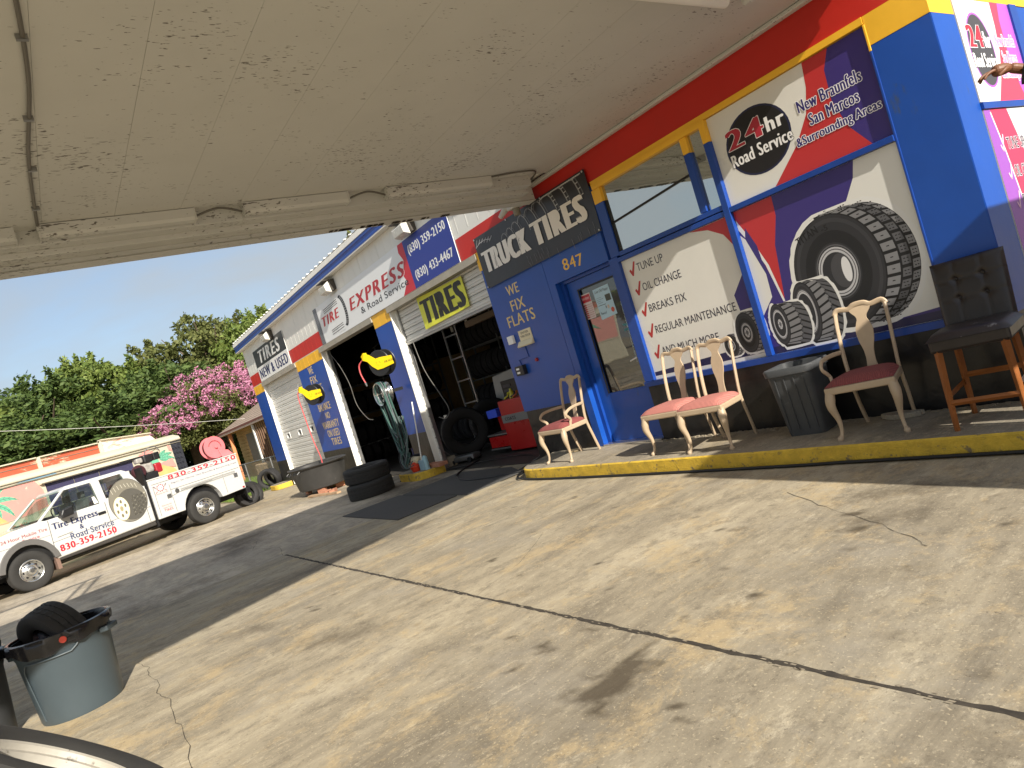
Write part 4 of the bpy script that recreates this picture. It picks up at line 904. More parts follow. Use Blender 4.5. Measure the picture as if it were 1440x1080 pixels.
# big tyre inside bay three
tire(T_BIG, 'big truck tire standing just inside the right hand bay beside the red cabinet', (-12.45, 7.0, .50), (.05, 0, R(62)))
tire(T_BIG, 'big knobby tire standing behind the big truck tire inside the right hand bay', (-12.75, 7.9, .50), (.05, 0, R(70)))
# two leaning outside left corner
tire(T_CAR, 'tire standing against the left corner of the shop beside the grass', (-23.25, 5.55, .33), (.05, 0, R(62))); tire(T_CAR, 'second tire leaning behind the yellow stub at the left corner', (-22.85, 5.62, .33), (.3, 0, R(20)))
# racks of tyres inside the bays
lv = 0
for (x, y0, nx) in ((-16.0, 9.6, 5), (-13.9, 10.4, 5)):
    rk = thing('tire_rack', 'steel tire rack standing at the back of the %s' % ('middle open bay' if x < -15 else 'right hand open bay'), 'rack', (x, y0, 0))
    for px in (0, 1.9, 3.8):
        for py in (0, .45): MB().box(px-.02, px+.02, py-.02, py+.02, 0, 3.2).build('upright', STEEL, rk, smooth=False)
    for z in (.55, 1.4, 2.25):
        for py in (.02, .40): MB().box(0, 3.8, py, py+.03, z, z+.04).build('beam', STEEL, rk, smooth=False)
    for z in (.59+.33, 1.44+.33, 2.29+.33):
        for i in range(13):
            lv += 1
            o = tire(T_CAR, 'black tire on the %s shelf of the tire rack in the %s bay' % (('bottom', 'middle', 'top')[int(z > 1)+int(z > 2)], 'middle open' if x < -15 else 'right hand'), (x+.22+i*.28, y0+.22, z), (0, 0, H+random.uniform(-.1, .1)), 'tires on the racks inside')
for k in range(13): tire(T_CAR, 'black tire in the row standing on the floor before the racks', (-17.9+k*.30, 8.9+.02*(k % 3), .345), (0, random.uniform(-.08, .08), R(78)), 'tires in a row on the garage floor')
rk = thing('tire_rack', 'steel tire rack running back into the middle open bay', 'rack', (-18.6, 6.5, 0), H)
for px_ in (0, 1.9, 3.8):
    for py_ in (0, .45): MB().box(px_-.02, px_+.02, py_-.02, py_+.02, 0, 3.2).build('upright', STEEL, rk, smooth=False)
for z in (.55, 1.4, 2.25):
    for py_ in (.02, .40): MB().box(0, 3.8, py_, py_+.03, z, z+.04).build('beam', STEEL, rk, smooth=False)
for z in (.345, .59+.33, 1.44+.33, 2.29+.33):
    for i in range(13): tire(T_CAR, 'black tire on the rack running back into the middle open bay', (-18.85, 6.7+i*.28, z), (0, 0, random.uniform(-.1, .1)), 'tires on the rack along the middle bay')
TAG = P('white_sticker', c(225, 222, 210), .6)
m = MB()
for (x, y, z) in ((-12.55, 6.72, .86), (-13.1, 7.5, .8), (-12.95, 9.4, 1.3), (-13.3, 9.4, 2.2), (-12.2, 9.4, 1.35), (-14.8, 9.3, 2.9), (-15.6, 9.3, 2.9)):
    m = MB().box(x-.06, x+.06, y-.004, y, z-.08, z+.08); tag(m.build('price_tag', TAG, smooth=False), 'small white paper tag on a tire inside the open bays', 'tag', 'paper tags on the tires inside')
# ladder-like frame inside the right bay
ld = thing('ladder', 'tall steel ladder standing inside the right hand bay', 'ladder', (-14.35, 8.3, 0), R(8))
for x in (0, .50): MB().box(x-.02, x+.02, -.02, .02, 0, 3.1).build('rail', ALU, ld, smooth=False)
for z in (.4, .95, 1.5, 2.05, 2.6): MB().box(.02, .48, -.015, .015, z, z+.035).build('rung', ALU, ld, smooth=False)
mc = thing('wheel_balancer', 'tall grey machine cabinet with a black screen inside the right hand bay', 'machine', (-12.7, 8.15, 0), R(8))
m = MB().prism([(-.15, 0), (1.15, 0), (1.0, 1.48), (.05, 1.40)], 'y', 0, .6); m.build('cabinet', P('grey_machine_paint', c(176, 176, 170), .5, noise=(3, .08)), mc, smooth=False, bevel=.02)
MB().box(.30, 1.1, -.04, -.005, .72, 1.25).build('screen', BLACKPL, mc, smooth=False, bevel=.01)
for k in range(4): MB().box(.36, .60, -.05, -.041, .80+k*.1, .86+k*.1).build('button_row', P('dark_buttons', c(70, 70, 74), .5), mc, smooth=False)
rc = thing('tool_cabinet', 'red workshop cabinet beside the right edge of the right hand bay', 'tool cabinet', (-10.35, 6.62, 0), R(6))
MB().box(0, .95, 0, .55, .05, .96).build('body', REDT, rc, smooth=False, bevel=.015)
MB().box(.02, .93, -.018, -.002, .56, .70).build('label_panel', P('grey_label', c(120, 120, 118), .4), rc, smooth=False); a = Art((.1, -.019, .6), (1, 0, 0), (0, 0, 1)); a.text('COATS', .0, 0, .3, .06, BLK, .05); a.build('lettering', rc)
MB().box(-.62, 0, .04, .4, .36, .385).build('shelf', STEEL, rc, smooth=False); MB().box(-.62, 0, .04, .4, .10, .125).build('shelf', STEEL, rc, smooth=False); MB().box(-.60, 0, .05, .45, .14, .34).build('tray', REDT, rc, smooth=False); MB().box(-.5, 0, .30, .5, .40, .80).build('arm_column', REDT, rc, smooth=False, bevel=.02)
for x, y, z, r, col, nm, lb in ((.2, .2, .96, .05, c(200, 190, 60), 'bottle', 'yellow topped bottle on the red cabinet'), (.42, .25, .96, .045, c(150, 80, 50), 'bottle', 'brown bottle on the red cabinet'), (.60, .2, .96, .05, c(70, 80, 60), 'bottle', 'dark green bottle on the red cabinet')):
    q = rc.location; p = (q.x+x, q.y+y+.02, z)
    tag(MB().lathe([(0, 0), (r, 0), (r, .10), (r*.4, .14), (r*.4, .17), (0, .17)], 12).build(nm, P('bottle_%d' % int(x*100), col, .4), loc=p), lb, 'bottle')
for i in range(5):
    p = (-10.28+i*.14, 6.75+.05*(i % 2), .965); o = MB().tube([(0, 0, .015), (.07, .04, .05), (.13, .02, .10)], [.02, .012, .02], 6).build('air_tool', P('tool_%d' % i, (c(200, 200, 60), c(60, 60, 60), c(170, 90, 40), c(120, 130, 60), c(200, 200, 200))[i], .5), loc=p); tag(o, ('pale yellow', 'dark grey', 'orange brown', 'olive', 'white')[i]+' hand tool heaped on top of the red cabinet', 'tool', 'tools heaped on the red cabinet')
bx = MB().box(-.13, .13, -.09, .09, 0, .15).build('parts_bin', P('bright_blue_plastic', c(40, 80, 215), .4), smooth=False, loc=(-10.68, 6.72, .69), bevel=.01, rot=(0, 0, .2)); tag(bx, 'bright blue plastic bin beside the red cabinet', 'bin')
fj = thing('floor_jack', 'low grey floor jack on the ground just inside the right hand bay', 'jack', (-11.5, 6.3, .012), R(20))
MB().box(-.3, .3, -.12, .12, .04, .14).build('body', STEEL, fj, smooth=False, bevel=.02); MB().tube([(-.28, 0, .12), (-.62, 0, .42)], .015, 8).build('handle', STEEL, fj)
for x in (-.22, .22):
    for y in (-.14, .14): MB().lathe([(0, y-.02), (.05, y-.02), (.05, y+.02), (0, y+.02)], 14, axis='y', cen=(x, 0, .05)).build('wheel', BLACKPL, fj)
tag(MB().box(0, 3.1, 0, .12, 0, .12).box(0, 3.1, -.5, -.45, .08, .12).build('ceiling_pipe', P('pipe_brown', c(130, 110, 84), .6), loc=(-11.7, 7.3, 2.50), smooth=False), 'horizontal steel beam across the inside of the right hand bay', 'beam')
cb = MB().box(0, .22, 0, .18, 0, .19).build('concrete_block', WALK, loc=(-11.85, 6.0, .012), smooth=False, bevel=.01); tag(cb, 'grey concrete block beside the door track of the right hand bay', 'block')

# ================================================================== CHAIRS
def make_chair(arm, fab, label, loc, rz):
    """cream painted queen anne dining chair: local x right, -y front, z up; seat top .47"""
    t = thing('dining_chair', label, 'chair', loc, rz)
    m = MB()
    # seat frame: trapezoid
    fw_, bw, d = .265, .205, .235; z0, z1 = .375, .435
    outer = [(-fw_, -d), (fw_, -d), (bw, d), (-bw, d)]
    m.prism(outer, 'z', z0, z1); m.build('seat_frame', CHW, t, smooth=False, bevel=.012)
    # cushion
    nx = ny = 12; vs = []; 
    for j in range(ny+1):
        for i in range(nx+1):
            u = i/nx*2-1; v = j/ny*2-1; hwid = (fw_*(1-j/ny)+bw*j/ny)-.006; e = (1-abs(u)**4)*(1-abs(v)**4)
            vs.append((u*hwid, v*(d-.006), .437+.062*max(0, e)**.42))
    fs = [(j*(nx+1)+i, j*(nx+1)+i+1, (j+1)*(nx+1)+i+1, (j+1)*(nx+1)+i) for j in range(ny) for i in range(nx)]
    MB().add(vs, fs).build('seat', fab, t, ang=80)
    for s_ in (-1, 1):       # cabriole front legs
        x = s_*(fw_-.035); y = -d+.035
        pts = spline([(x, y, .40), (x+s_*.012, y-.016, .33), (x+s_*.014, y-.020, .27), (x-s_*.002, y+.004, .17), (x-s_*.004, y+.008, .09), (x+s_*.004, y-.004, .035), (x+s_*.014, y-.020, .014), (x+s_*.014, y-.020, .0)], 4)
        rad = lerp_list([.036, .040, .034, .021, .015, .014, .026, .022], 4)
        MB().tube(pts, rad, 10).build('leg', CHW, t)
    for s_ in (-1, 1):       # back legs continue into the back posts
        x = s_*(bw-.012)
        pts = spline([(x-s_*.01, d+.085, 0), (x, d+.035, .20), (x, d-.005, .42), (x+s_*.006, d+.012, .62), (x+s_*.008, d+.055, .84), (x+s_*.004, d+.085, .955)], 4)
        MB().tube(pts, [(.015, .020)]*len(pts), 8).build('leg', CHW, t)
    # top rail with yoke shape
    pts = spline([(-bw-.0, d+.085, .945), (-bw+.03, d+.092, .985), (-.09, d+.092, .972), (-.045, d+.09, .995), (0, d+.09, 1.0), (.045, d+.09, .995), (.09, d+.092, .972), (bw-.03, d+.092, .985), (bw, d+.085, .945)], 4)
    MB().tube(pts, [(.014, .022)]*len(pts), 8).build('top_rail', CHW, t)
    # splat
    prof = [(.40, .045), (.46, .042), (.54, .034), (.62, .040), (.70, .060), (.78, .066), (.84, .050), (.87, .038), (.90, .044), (.94, .075), (.985, .098)]
    L_ = []; 
    yb = lambda z: d+.0+max(0, (z-.42))*.165
    vs = []; fs = []
    pr = spline([(w, 0, z) for z, w in prof], 4); k = len(pr)
    for p in pr:
        for yy_ in (-.007, .007):
            vs += [(-p.x, yb(p.z)+yy_, p.z), (p.x, yb(p.z)+yy_, p.z)]
    for i in range(k-1):
        a_ = i*4; b_ = a_+4; fs += [(a_, a_+1, b_+1, b_), (a_+2, b_+2, b_+3, a_+3), (a_, b_, b_+2, a_+2), (a_+1, a_+3, b_+3, b_+1)]
    MB().add(vs, fs).build('splat', CHW, t, ang=50)
    for s_ in arm:
        x = s_*bw
        pts = spline([(x, d+.01, .64), (x+s_*.05, .10, .645), (x+s_*.075, -.03, .635), (x+s_*.07, -.10, .605), (x+s_*.065, -.115, .57), (x+s_*.055, -.08, .535), (x+s_*.045, -.05, .50), (x+s_*.035, -.06, .46), (x+s_*.03, -.065, .415)], 5)
        MB().tube(pts, [(.013, .019)]*len(pts), 8).build('arm', CHW, t)
    return t
make_chair((-1, 1), REDF, 'cream armchair with dull red seat standing left of the office door', (-6.98, 5.32, .15), R(0))
make_chair((), PINKF, 'cream chair with faded pink seat, the left of the pair standing side by side', (-5.09, 5.33, .15), R(4))
make_chair((), PINKF, 'cream chair with faded pink seat, the right of the pair, next to the dark bin', (-4.53, 5.27, .15), R(5))
make_chair((-1,), REDF, 'cream chair with dull red seat and one arm under the big printed tire', (-2.99, 5.33, .15), R(12))
# bar stool with tufted back
st = thing('bar_chair', 'tall wooden chair with black tufted leatherette back and peeling seat at the right end', 'chair', (-2.15, 5.33, .15), R(10))
for x, y in ((-.21, -.24), (.21, -.24), (-.19, .23), (.19, .23)):
    MB().tube([(x, y, 0), (x*.97, y*.97, .30), (x*.93, y*.92, .60)], [(.018, .018), (.023, .023), (.027, .027)], 4).build('leg', BRW, st, smooth=False)
for (a_, b_) in (((-.21, -.24, .20), (.21, -.24, .20)), ((-.2, .22, .30), (.2, .22, .30)), ((-.2, -.23, .25), (-.2, .23, .25)), ((.2, -.23, .25), (.2, .23, .25))):
    MB().tube([a_, b_], (.012, .020), 4).build('stretcher', BRW, st, smooth=False)
nx = 14; vs = []; fs = []
for j in range(nx+1):
    for i in range(nx+1):
        u, v = i/nx*2-1, j/nx*2-1; e = max(0, (1-abs(u)**5)*(1-abs(v)**5)); vs.append((u*(.255+.01*e), v*.265, .645+.055*e**.5))
fs = [(j*(nx+1)+i, j*(nx+1)+i+1, (j+1)*(nx+1)+i+1, (j+1)*(nx+1)+i) for j in range(nx) for i in range(nx)]
MB().add(vs, fs).build('seat', LEATHW, st, ang=80)
MB().prism([(-.24, -.25), (.24, -.25), (.25, .26), (-.25, .26)], 'z', .56, .66).build('seat_side', LEATH, st, smooth=False, bevel=.02)
nx, nz = 36, 40; vs = []; tuft = [(-.085, .86), (.085, .86), (-.085, 1.0), (.085, 1.0)]
for side in (0, 1):
    for j in range(nz+1):
        for i in range(nx+1):
            u = i/nx*2-1; z = .62+j/nz*.52; x = u*.235*(1-.04*(1-j/nz)); ed = max(0, (1-abs(u)**8)*(1-abs(j/nz*2-1)**10))**.5
            y = .245+(z-.6)*.16
            if side == 0:
                dep = .035*ed
                for (tx, tz) in tuft: dep -= .020*math.exp(-((x-tx)**2+(z-tz)**2)/.0006)
                for tx in (-.085, .085): dep -= .006*math.exp(-((x-tx)/.008)**2)
                for tz in (.86, 1.0): dep -= .006*math.exp(-((z-tz)/.008)**2)
                y -= dep
            else: y += .035*ed
            vs.append((x, y, z))
k = (nx+1)*(nz+1); fs = []
for j in range(nz):
    for i in range(nx): q = j*(nx+1)+i; fs += [(q, q+1, q+nx+2, q+nx+1), (q+k, q+nx+1+k, q+nx+2+k, q+1+k)]
MB().add(vs, fs).build('backrest', LEATH, st, ang=60)
for (tx, tz) in tuft: MB().lathe([(0, -.006), (.009, -.003), (.011, .004)], 10, axis='y', cen=(tx, .245+(tz-.6)*.16-.018, tz)).build('button', LEATH, st)

# ================================================================== BINS
def bin_square(name, label, loc, rz, mat):
    t = thing(name, label, 'trash bin', loc, rz); m = MB()
    def ring(h, w, d, r=.05, n=5):
        o = []
        for cx, cy, a0 in ((w-r, d-r, 0), (-w+r, d-r, 90), (-w+r, -d+r, 180), (w-r, -d+r, 270)):
            for k in range(n): q = R(a0+90*k/(n-1)); o.append((cx+r*math.cos(q), cy+r*math.sin(q), h))
        return o
    rs = [ring(0, .165, .15), ring(.03, .172, .155), ring(.56, .205, .195), ring(.565, .225, .215, .07), ring(.615, .230, .22, .07), ring(.628, .222, .212, .07), ring(.625, .20, .19, .05), ring(.05, .16, .145)]
    n = len(rs[0]); vs = [p for r in rs for p in r]; fs = [tuple(reversed(range(n)))]+[(i*n+j, i*n+(j+1) % n, (i+1)*n+(j+1) % n, (i+1)*n+j) for i in range(len(rs)-1) for j in range(n)]+[tuple(range((len(rs)-1)*n, len(rs)*n))]
    m.add(vs, fs); m.build('bin_body', mat, t, ang=40)
    m = MB()
    for x in (-.13, -.045, .045, .13): m.prism([(-.171-.03*0, 0.06), (-.1515, .06), (-.192, .54), (-.200, .54)], 'x', x-.004, x+.004)
    m.build('ribs', mat, t, smooth=False)
    return t
bin_square('trash_bin', 'square charcoal trash bin standing between the chairs on the walkway', (-3.68, 5.50, .15), R(7), DGREYPL)
def bin_round(label, loc, rz, mat, s=1.0, H_=.62, rb=.265, rt=.315):
    t = thing('trash_can', label, 'trash can', loc, rz)
    m = MB().lathe([(0, .012), (rb-.02, .012), (rb, .0), (rb+.006, .02), (rb+(rt-rb)*.8, H_*.80), (rt-.012+.012, H_*.84), (rt, H_*.86), (rt+.002, H_*.90), (rt+.006, H_*.93), (rt+.022, H_*.94), (rt+.024, H_*.99), (rt+.012, H_), (rt-.006, H_*.985), (rt-.014, H_*.8), (rb-.01, .03), (0, .03)], 72)
    m.build('can_body', mat, t)
    for s_ in (-1, 1):      # moulded panels and handles
        vs = []
        m = MB().prism([(s_*(rt-.002), -.085), (s_*(rt+.055), -.075), (s_*(rt+.062), 0), (s_*(rt+.055), .075), (s_*(rt-.002), .085)], 'z', H_*.80, H_*.86); m.build('handle', mat, t, smooth=False, bevel=.008)
    # black liner folded over the rim
    n = 72; vs = []; fs = []; rows = [(rt-.02, H_*.75), (rt-.010, H_*.97), (rt+.004, H_+.008), (rt+.030, H_+.004), (rt+.034, H_*.95), (rt+.026, H_*.86)]
    for i, (r, h) in enumerate(rows):
        for j in range(n):
            q = 2*math.pi*j/n; w_ = .004*math.sin(j*1.7)*(i > 2)+.006*math.sin(j*.7+1)*(i > 3); dh = (.022*math.sin(q*2+1)+.014*math.sin(q*5)+.01*math.sin(q*11)) if i == 5 else 0
            vs.append(((r+w_)*math.cos(q), (r+w_)*math.sin(q), h+dh))
    fs = [(i*n+j, i*n+(j+1) % n, (i+1)*n+(j+1) % n, (i+1)*n+j) for i in range(len(rows)-1) for j in range(n)]
    MB().add(vs, fs).build('liner', P('black_liner', c(24, 24, 28), .22, bump=(26, .004, .6)), t, ang=70)
    return t
tc1 = bin_round('large grey trash can with black liner and a tire sticking out of it', (-6.36, -.24, .012), R(60), GREYPL)
vs = []; RB = .298
m = MB()
def on_can(q, h, off): r = .265+(.315-.265)*min(1, h/.5)+off; return (r*math.cos(q), r*math.sin(q), h)
pth = [on_can(R(q), h, .004) for q, h in ([(-118, .04), (-118, .42), (-112, .47)]+[(q, .475) for q in range(-108, -52, 5)]+[(-46, .50), (-40, .535)])]
m.tube(pth, .006, 6); m.build('moulded_edge', GREYPL, tc1)
m = MB(); vs = [on_can(R(q), h, .0365) for h in (.545, .575) for q in (-54, -50, -46, -42)]; m.add(vs, [(0, 1, 5, 4), (1, 2, 6, 5), (2, 3, 7, 6)]); m.build('maker_label', BLACKPL, tc1, smooth=False)
sd = .352; q = R(-58); 
MB().lathe([(0, 0), (.022, .0), (.024, -.004)], 16, axis='x').build('warning_sticker', P('red_sticker', c(210, 74, 56), .4), tc1, loc=(sd*math.cos(q), sd*math.sin(q), .575), rot=(0, 0, q))
bin_round('darker grey trash can at the left edge behind the large one', (-6.50, -.93, .012), R(30), DGREYPL)
tire(T_CAR, 'tire standing inside the large grey trash can', (-6.41, -.26, .50), (.25, 0, R(28)))
tire(T_CAR, 'tire lying on top of the darker trash can at the left edge', (-6.68, -.95, .66), (H-.25, .15, 0))
# low black rubber tub on bricks
tb = thing('water_tub', 'wide black rubber tub standing on bricks in front of the blue pier', 'tub', (-16.0, 4.95, .13), R(8))
m = MB(); n = 56; rows = [(0, .0), (.52, .0), (.56, .02), (.66, .50), (.70, .52), (.715, .545), (.69, .56), (.64, .53), (.55, .06), (0, .05)]
vs = []; 
for r, h in rows:
    for j in range(n): q = 2*math.pi*j/n; vs.append((r*1.35*math.cos(q), r*.85*math.sin(q), h))
m.add(vs, [(i*n+j, i*n+(j+1) % n, (i+1)*n+(j+1) % n, (i+1)*n+j) for i in range(len(rows)-1) for j in range(n)]); m.build('tub_body', P('dusty_black_rubber', c(54, 53, 51), .6, noise=(3, .25), dirt=(4, c(96, 92, 86), .66)), tb)
for s_ in (-1, 1): MB().tube([(s_*.30, -.58, .50), (s_*.30, -.64, .46), (s_*.1, -.655, .44), (s_*.1, -.60, .50)], .015, 6).build('rope_handle', BLACKPL, tb)
BRICK = P('old_brick', c(176, 122, 96), .9, noise=(6, .2))
for i, (x, y) in enumerate(((-16.55, 4.75), (-15.5, 4.75), (-16.3, 5.2), (-15.6, 5.2), (-15.15, 4.72), (-14.95, 4.82), (-14.8, 4.7))):
    z = .012; o = MB().box(-.1, .1, -.05, .05, 0, .115 if i < 4 else .07).build('brick', BRICK, loc=(x, y, z), smooth=False, rot=(0, 0, i*.5)); tag(o, 'old brick %s the black tub' % ('under', 'under', 'half under', 'half under', 'beside', 'just right of', 'lying off the right of')[i], 'brick', 'bricks around the black tub')
o = MB().box(-.7, .7, -.05, .05, 0, .04).build('wood_strip', P('weathered_wood', c(168, 140, 110), .8, noise=(8, .2)), loc=(-15.0, 4.6, .012), smooth=False, rot=(0, 0, .15)); tag(o, 'weathered strip of wood lying beside the black tub', 'wood')
# yellow kerb stubs
def stub(x0, x1, y0, y1, label):
    pts = [(x1, 5.74), (x0, 5.74)]; r = (x1-x0)/2; r = min(r, .28); pts += [(x0, y0+r)]
    for k in range(7): q = R(180+k*15); pts.append((x0+r+r*math.cos(q), y0+r+r*math.sin(q)))
    for k in range(7): q = R(270+k*15); pts.append((x1-r+r*math.cos(q), y0+r+r*math.sin(q)))
    m = MB().prism(pts, 'z', 0.0, .15); o = m.build('kerb_stub', [KERBY], smooth=False, bevel=.015); tag(o, label, 'kerb')
    tag(MB().prism([(p[0]*.94+(x0+x1)*.03, p[1]*.94+5.6*.06) for p in pts], 'z', .15, .155).build('kerb_top', WALK, smooth=False), kind='structure')
stub(-22.3, -21.3, 5.25, 5.74, 'yellow painted kerb stub at the far left corner of the shop'); stub(-17.75, -15.75, 5.25, 5.74, 'yellow painted kerb stub behind the black tub'); stub(-12.42, -11.30, 5.20, 5.74, 'yellow painted kerb stub between the two open bays')
# rubber mats
MATM = P('rubber_mat', c(70, 69, 67), .85, noise=(2, .2), bump=(70, .002, .6))
def matp(pts, label, z=.0125, h=.012): tag(MB().prism(pts, 'z', z, z+h).build('rubber_mat', MATM, smooth=False), label, 'mat')
matp([(-10.72, 3.46), (-8.49, 3.42), (-8.45, 4.33), (-10.56, 4.40)], 'black rubber mat nearest the camera in front of the right hand bay')
matp([(-10.45, 4.42), (-8.2, 4.35), (-8.2, 5.3), (-8.9, 5.6), (-10.45, 5.55)], 'black rubber mat against the right hand bay entrance', .0135)
# cables on the ground
def cable(pts, r, mat, name, label, n=8): tag(MB().tube(spline(pts, n), r, 6).build(name, mat), label, 'cable' if 'cable' in name else 'hose')
cable([(7, 4.88, .03), (-1.9, 4.87, .03), (-3.62, 4.845, .028), (-5.7, 4.84, .028), (-7.0, 4.86, .028), (-7.7, 4.93, .028), (-8.0, 5.1, .028), (-8.1, 5.35, .028), (-8.3, 5.2, .028), (-9.2, 5.0, .04), (-10.2, 5.35, .04), (-11.0, 6.3, .03)], .014, CABLE, 'cable', 'thick black cable lying along the foot of the yellow kerb')
cable([(-7.95, 5.5, .16), (-8.35, 5.35, .03), (-8.6, 5.9, .03), (-9.6, 6.3, .03), (-10.8, 6.0, .03), (-12.2, 5.2, .03)], .010, CABLE, 'air_cable', 'thin black air line crossing the floor of the right hand bay')

# ================================================================== WALL FITTINGS
def fit(name, label, cat, x, z, loc_y=F): return thing(name, label, cat, (x, loc_y, z), world=True)
o = fit('doorbell_box', 'small white plastic box on the blue wall below FLATS', 'box', -8.12, 1.86); MB().box(-8.185, -8.055, F-.05, F-.001, 1.80, 1.92).build('housing', P('white_plastic', c(240, 240, 236), .4), o, smooth=False, bevel=.006)
o = fit('notice', 'small cream stencilled notice plate on the blue wall', 'notice', -7.8, 1.8)
MB().box(-7.93, -7.63, F-.010, F-.001, 1.80, 1.945).build('plate', P('cream_plate', c(226, 214, 180), .5), o, smooth=False); a = Art((0, F-.010, 0), (1, 0, 0), (0, 0, 1)); a.text('ENTER', -7.87, 1.89, .18, .03, BLK, .02); a.text('THRU DOOR', -7.90, 1.84, .24, .03, BLK, .02); a.build('lettering', o)
m = MB().prism([(F-.001, 1.72), (F-.05, 1.715), (F-.06, 1.73), (F-.012, 1.795), (F-.001, 1.80)], 'x', -7.98, -7.63); m.build('ledge', P('cream_plate', c(226, 214, 180), .5), o, smooth=False)
o = fit('electric_box', 'black outlet box with white sockets on the blue wall', 'outlet box', -8.08, 1.4); MB().box(-8.19, -7.99, F-.07, F-.001, 1.33, 1.47).build('housing', BLACKPL, o, smooth=False, bevel=.006)
for z in (1.36, 1.415): MB().box(-8.15, -8.08, F-.075, F-.0705, z, z+.028).build('socket', P('white_plastic', c(240, 240, 236), .4), o, smooth=False)
MB().tube([(-8.08, F-.008, 1.47), (-8.1, F-.008, 1.55), (-7.85, F-.008, 1.56), (-7.87, F-.008, 1.72)], .006, 6).build('conduit', BLUE_TRIM, o)
o = fit('red_knob', 'small round red fitting on the blue wall', 'fitting', -7.69, 1.48); MB().lathe([(0, F-.03), (.022, F-.03), (.028, F-.001)], 14, axis='y', cen=(-7.69, 0, 1.485)).build('knob', P('dull_red', c(150, 30, 40), .4), o)
def flood(x, z, label):
    o = fit('wall_light', label, 'light', x, z); m = MB().prism([(F-.001, z-.13), (F-.09, z-.15), (F-.12, z+.05), (F-.08, z+.10), (F-.001, z+.10)], 'x', x+.02, x+.26); m.build('housing', P('dark_bronze', c(66, 60, 52), .5), o, smooth=False, bevel=.012)
    m = MB().prism([(F-.092, z-.17), (F-.22, z-.13), (F-.24, z+.0), (F-.12, z+.085)], 'x', x-.18, x+.20); m.build('lens', P('prismatic_lens', c(206, 204, 196), .25, noise=(12, .1)), o, smooth=False, bevel=.01)
    m = MB().box(x-.19, x+.22, F-.25, F-.10, z+.09, z+.105).build('visor', P('dark_bronze', c(66, 60, 52), .5), o, smooth=False)
flood(-19.1, 4.30, 'weathered wall light above the TIRES NEW & USED sign'); flood(-13.95, 4.28, 'weathered wall light above the tire logo of the TIRE EXPRESS sign'); flood(-10.05, 4.24, 'weathered wall light above the blue phone number panel')
# hose reels
def hose_reel(label, x, y, z, hoselen, mat_h):
    o = thing('hose_reel', label, 'hose reel', (x, y, z), R(28))
    MB().lathe([(.0, -.14), (.235, -.14), (.245, -.13), (.235, -.12), (.10, -.11), (.10, .03), (.235, .04), (.245, .05), (.235, .06), (0, .06)], 32, axis='y').build('drum', BLACKPL, o)
    MB().lathe([(.12, -.10), (.165, -.09), (.172, -.04), (.165, .01), (.12, .02)], 32, axis='y').build('wound_hose', CABLE, o)
    sh = [(x_*.78, y_) for x_, y_ in [(-.44, .22), (-.36, .27), (-.20, .20), (-.05, .10), (.08, .10), (.42, .07), (.43, -.09), (.10, -.115), (-.07, -.11), (-.20, -.02), (-.30, .09), (-.42, .14)]]
    m = MB().prism(sh, 'y', -.165, -.150); m.prism([(-.34, .22), (-.28, .27), (-.27, .24), (-.33, .14)], 'y', -.165, -.06); m.build('arm_plate', YEL, o, smooth=False, bevel=.004)
    m = MB().lathe([(0, -.17), (.035, -.17), (.035, -.166)], 14, axis='y'); m.build('axle_cap', YEL, o)
    MB().box(-.05, .05, .06, .24, -.05, .05).build('bracket', BLACKPL, o, smooth=False)
    a = Art((0, -.165, 0), (1, 0, 0), (0, 0, 1)); a.text('AIR HOSE', .14, -.03, .22, .04, BLK, .02); a.text('REEL', -.04, .0, .1, .03, BLK, .02); a.build('lettering', o)
    MB().lathe([(0, -.08), (.03, -.08), (.03, -.02), (0, -.02)], 10, axis='y', cen=(-.34, 0, .17)).build('roller', BLACKPL, o)
    pts = spline([(-.34, -.05, .19)]+hoselen, 8); MB().tube(pts, .013, 6).build('hose', mat_h, o)
    e = hoselen[-1]; MB().tube([e, (e[0]+.01, e[1], e[2]-.07)], [.018, .014], 8).build('nozzle', STEEL, o)
    return o
hose_reel('yellow and black hose reel over the painted words on the left blue pier', -16.05, F-.32, 2.24, [(-.50, -.05, .10), (-.47, -.08, -.4), (-.42, -.1, -1.0), (-.30, -.15, -1.45), (-.16, -.3, -1.58), (.02, -.5, -1.75), (.10, -.62, -1.95)], HOSEP)
hose_reel('yellow and black hose reel on the blue pier between the open bays', -11.78, F-.36, 2.27, [(-.52, -.05, .10), (-.55, -.06, -.05), (-.52, -.06, -.20), (-.50, -.06, -.26)], HOSEP)
wr = thing('rim_hose_hanger', 'steel wheel rim fixed to the pier and hung with coils of green hose', 'hose hanger', (-12.0, F-.45, 1.72))
MB().lathe([(.20, -.10), (.215, -.11), (.22, -.10), (.20, -.08), (.175, -.05), (.165, .03), (.175, .06), (.20, .08), (.205, .10)], 40, axis='y').build('rim', CHROME, wr); 
m = MB().lathe([(0, -.03), (.06, -.04), (.10, -.02), (.16, -.03), (.17, 0)], 32, axis='y'); m.build('disc', CHROME, wr)
MB().box(-.03, .03, .02, .40, -.03, .03).build('bracket', BLACKPL, wr, smooth=False)
for k in range(5): q = k*1.257+.3; MB().lathe([(0, -.045), (.022, -.045), (.022, -.03)], 10, axis='y', cen=(.10*math.cos(q), 0, .10*math.sin(q))).build('vent_hole', BLACKPL, wr)
hs = thing('hose_coil', 'tangle of green and grey air hoses hanging from the wheel rim on the pier', 'hose', (-12.0, F-.45, 1.72))
random.seed(5)
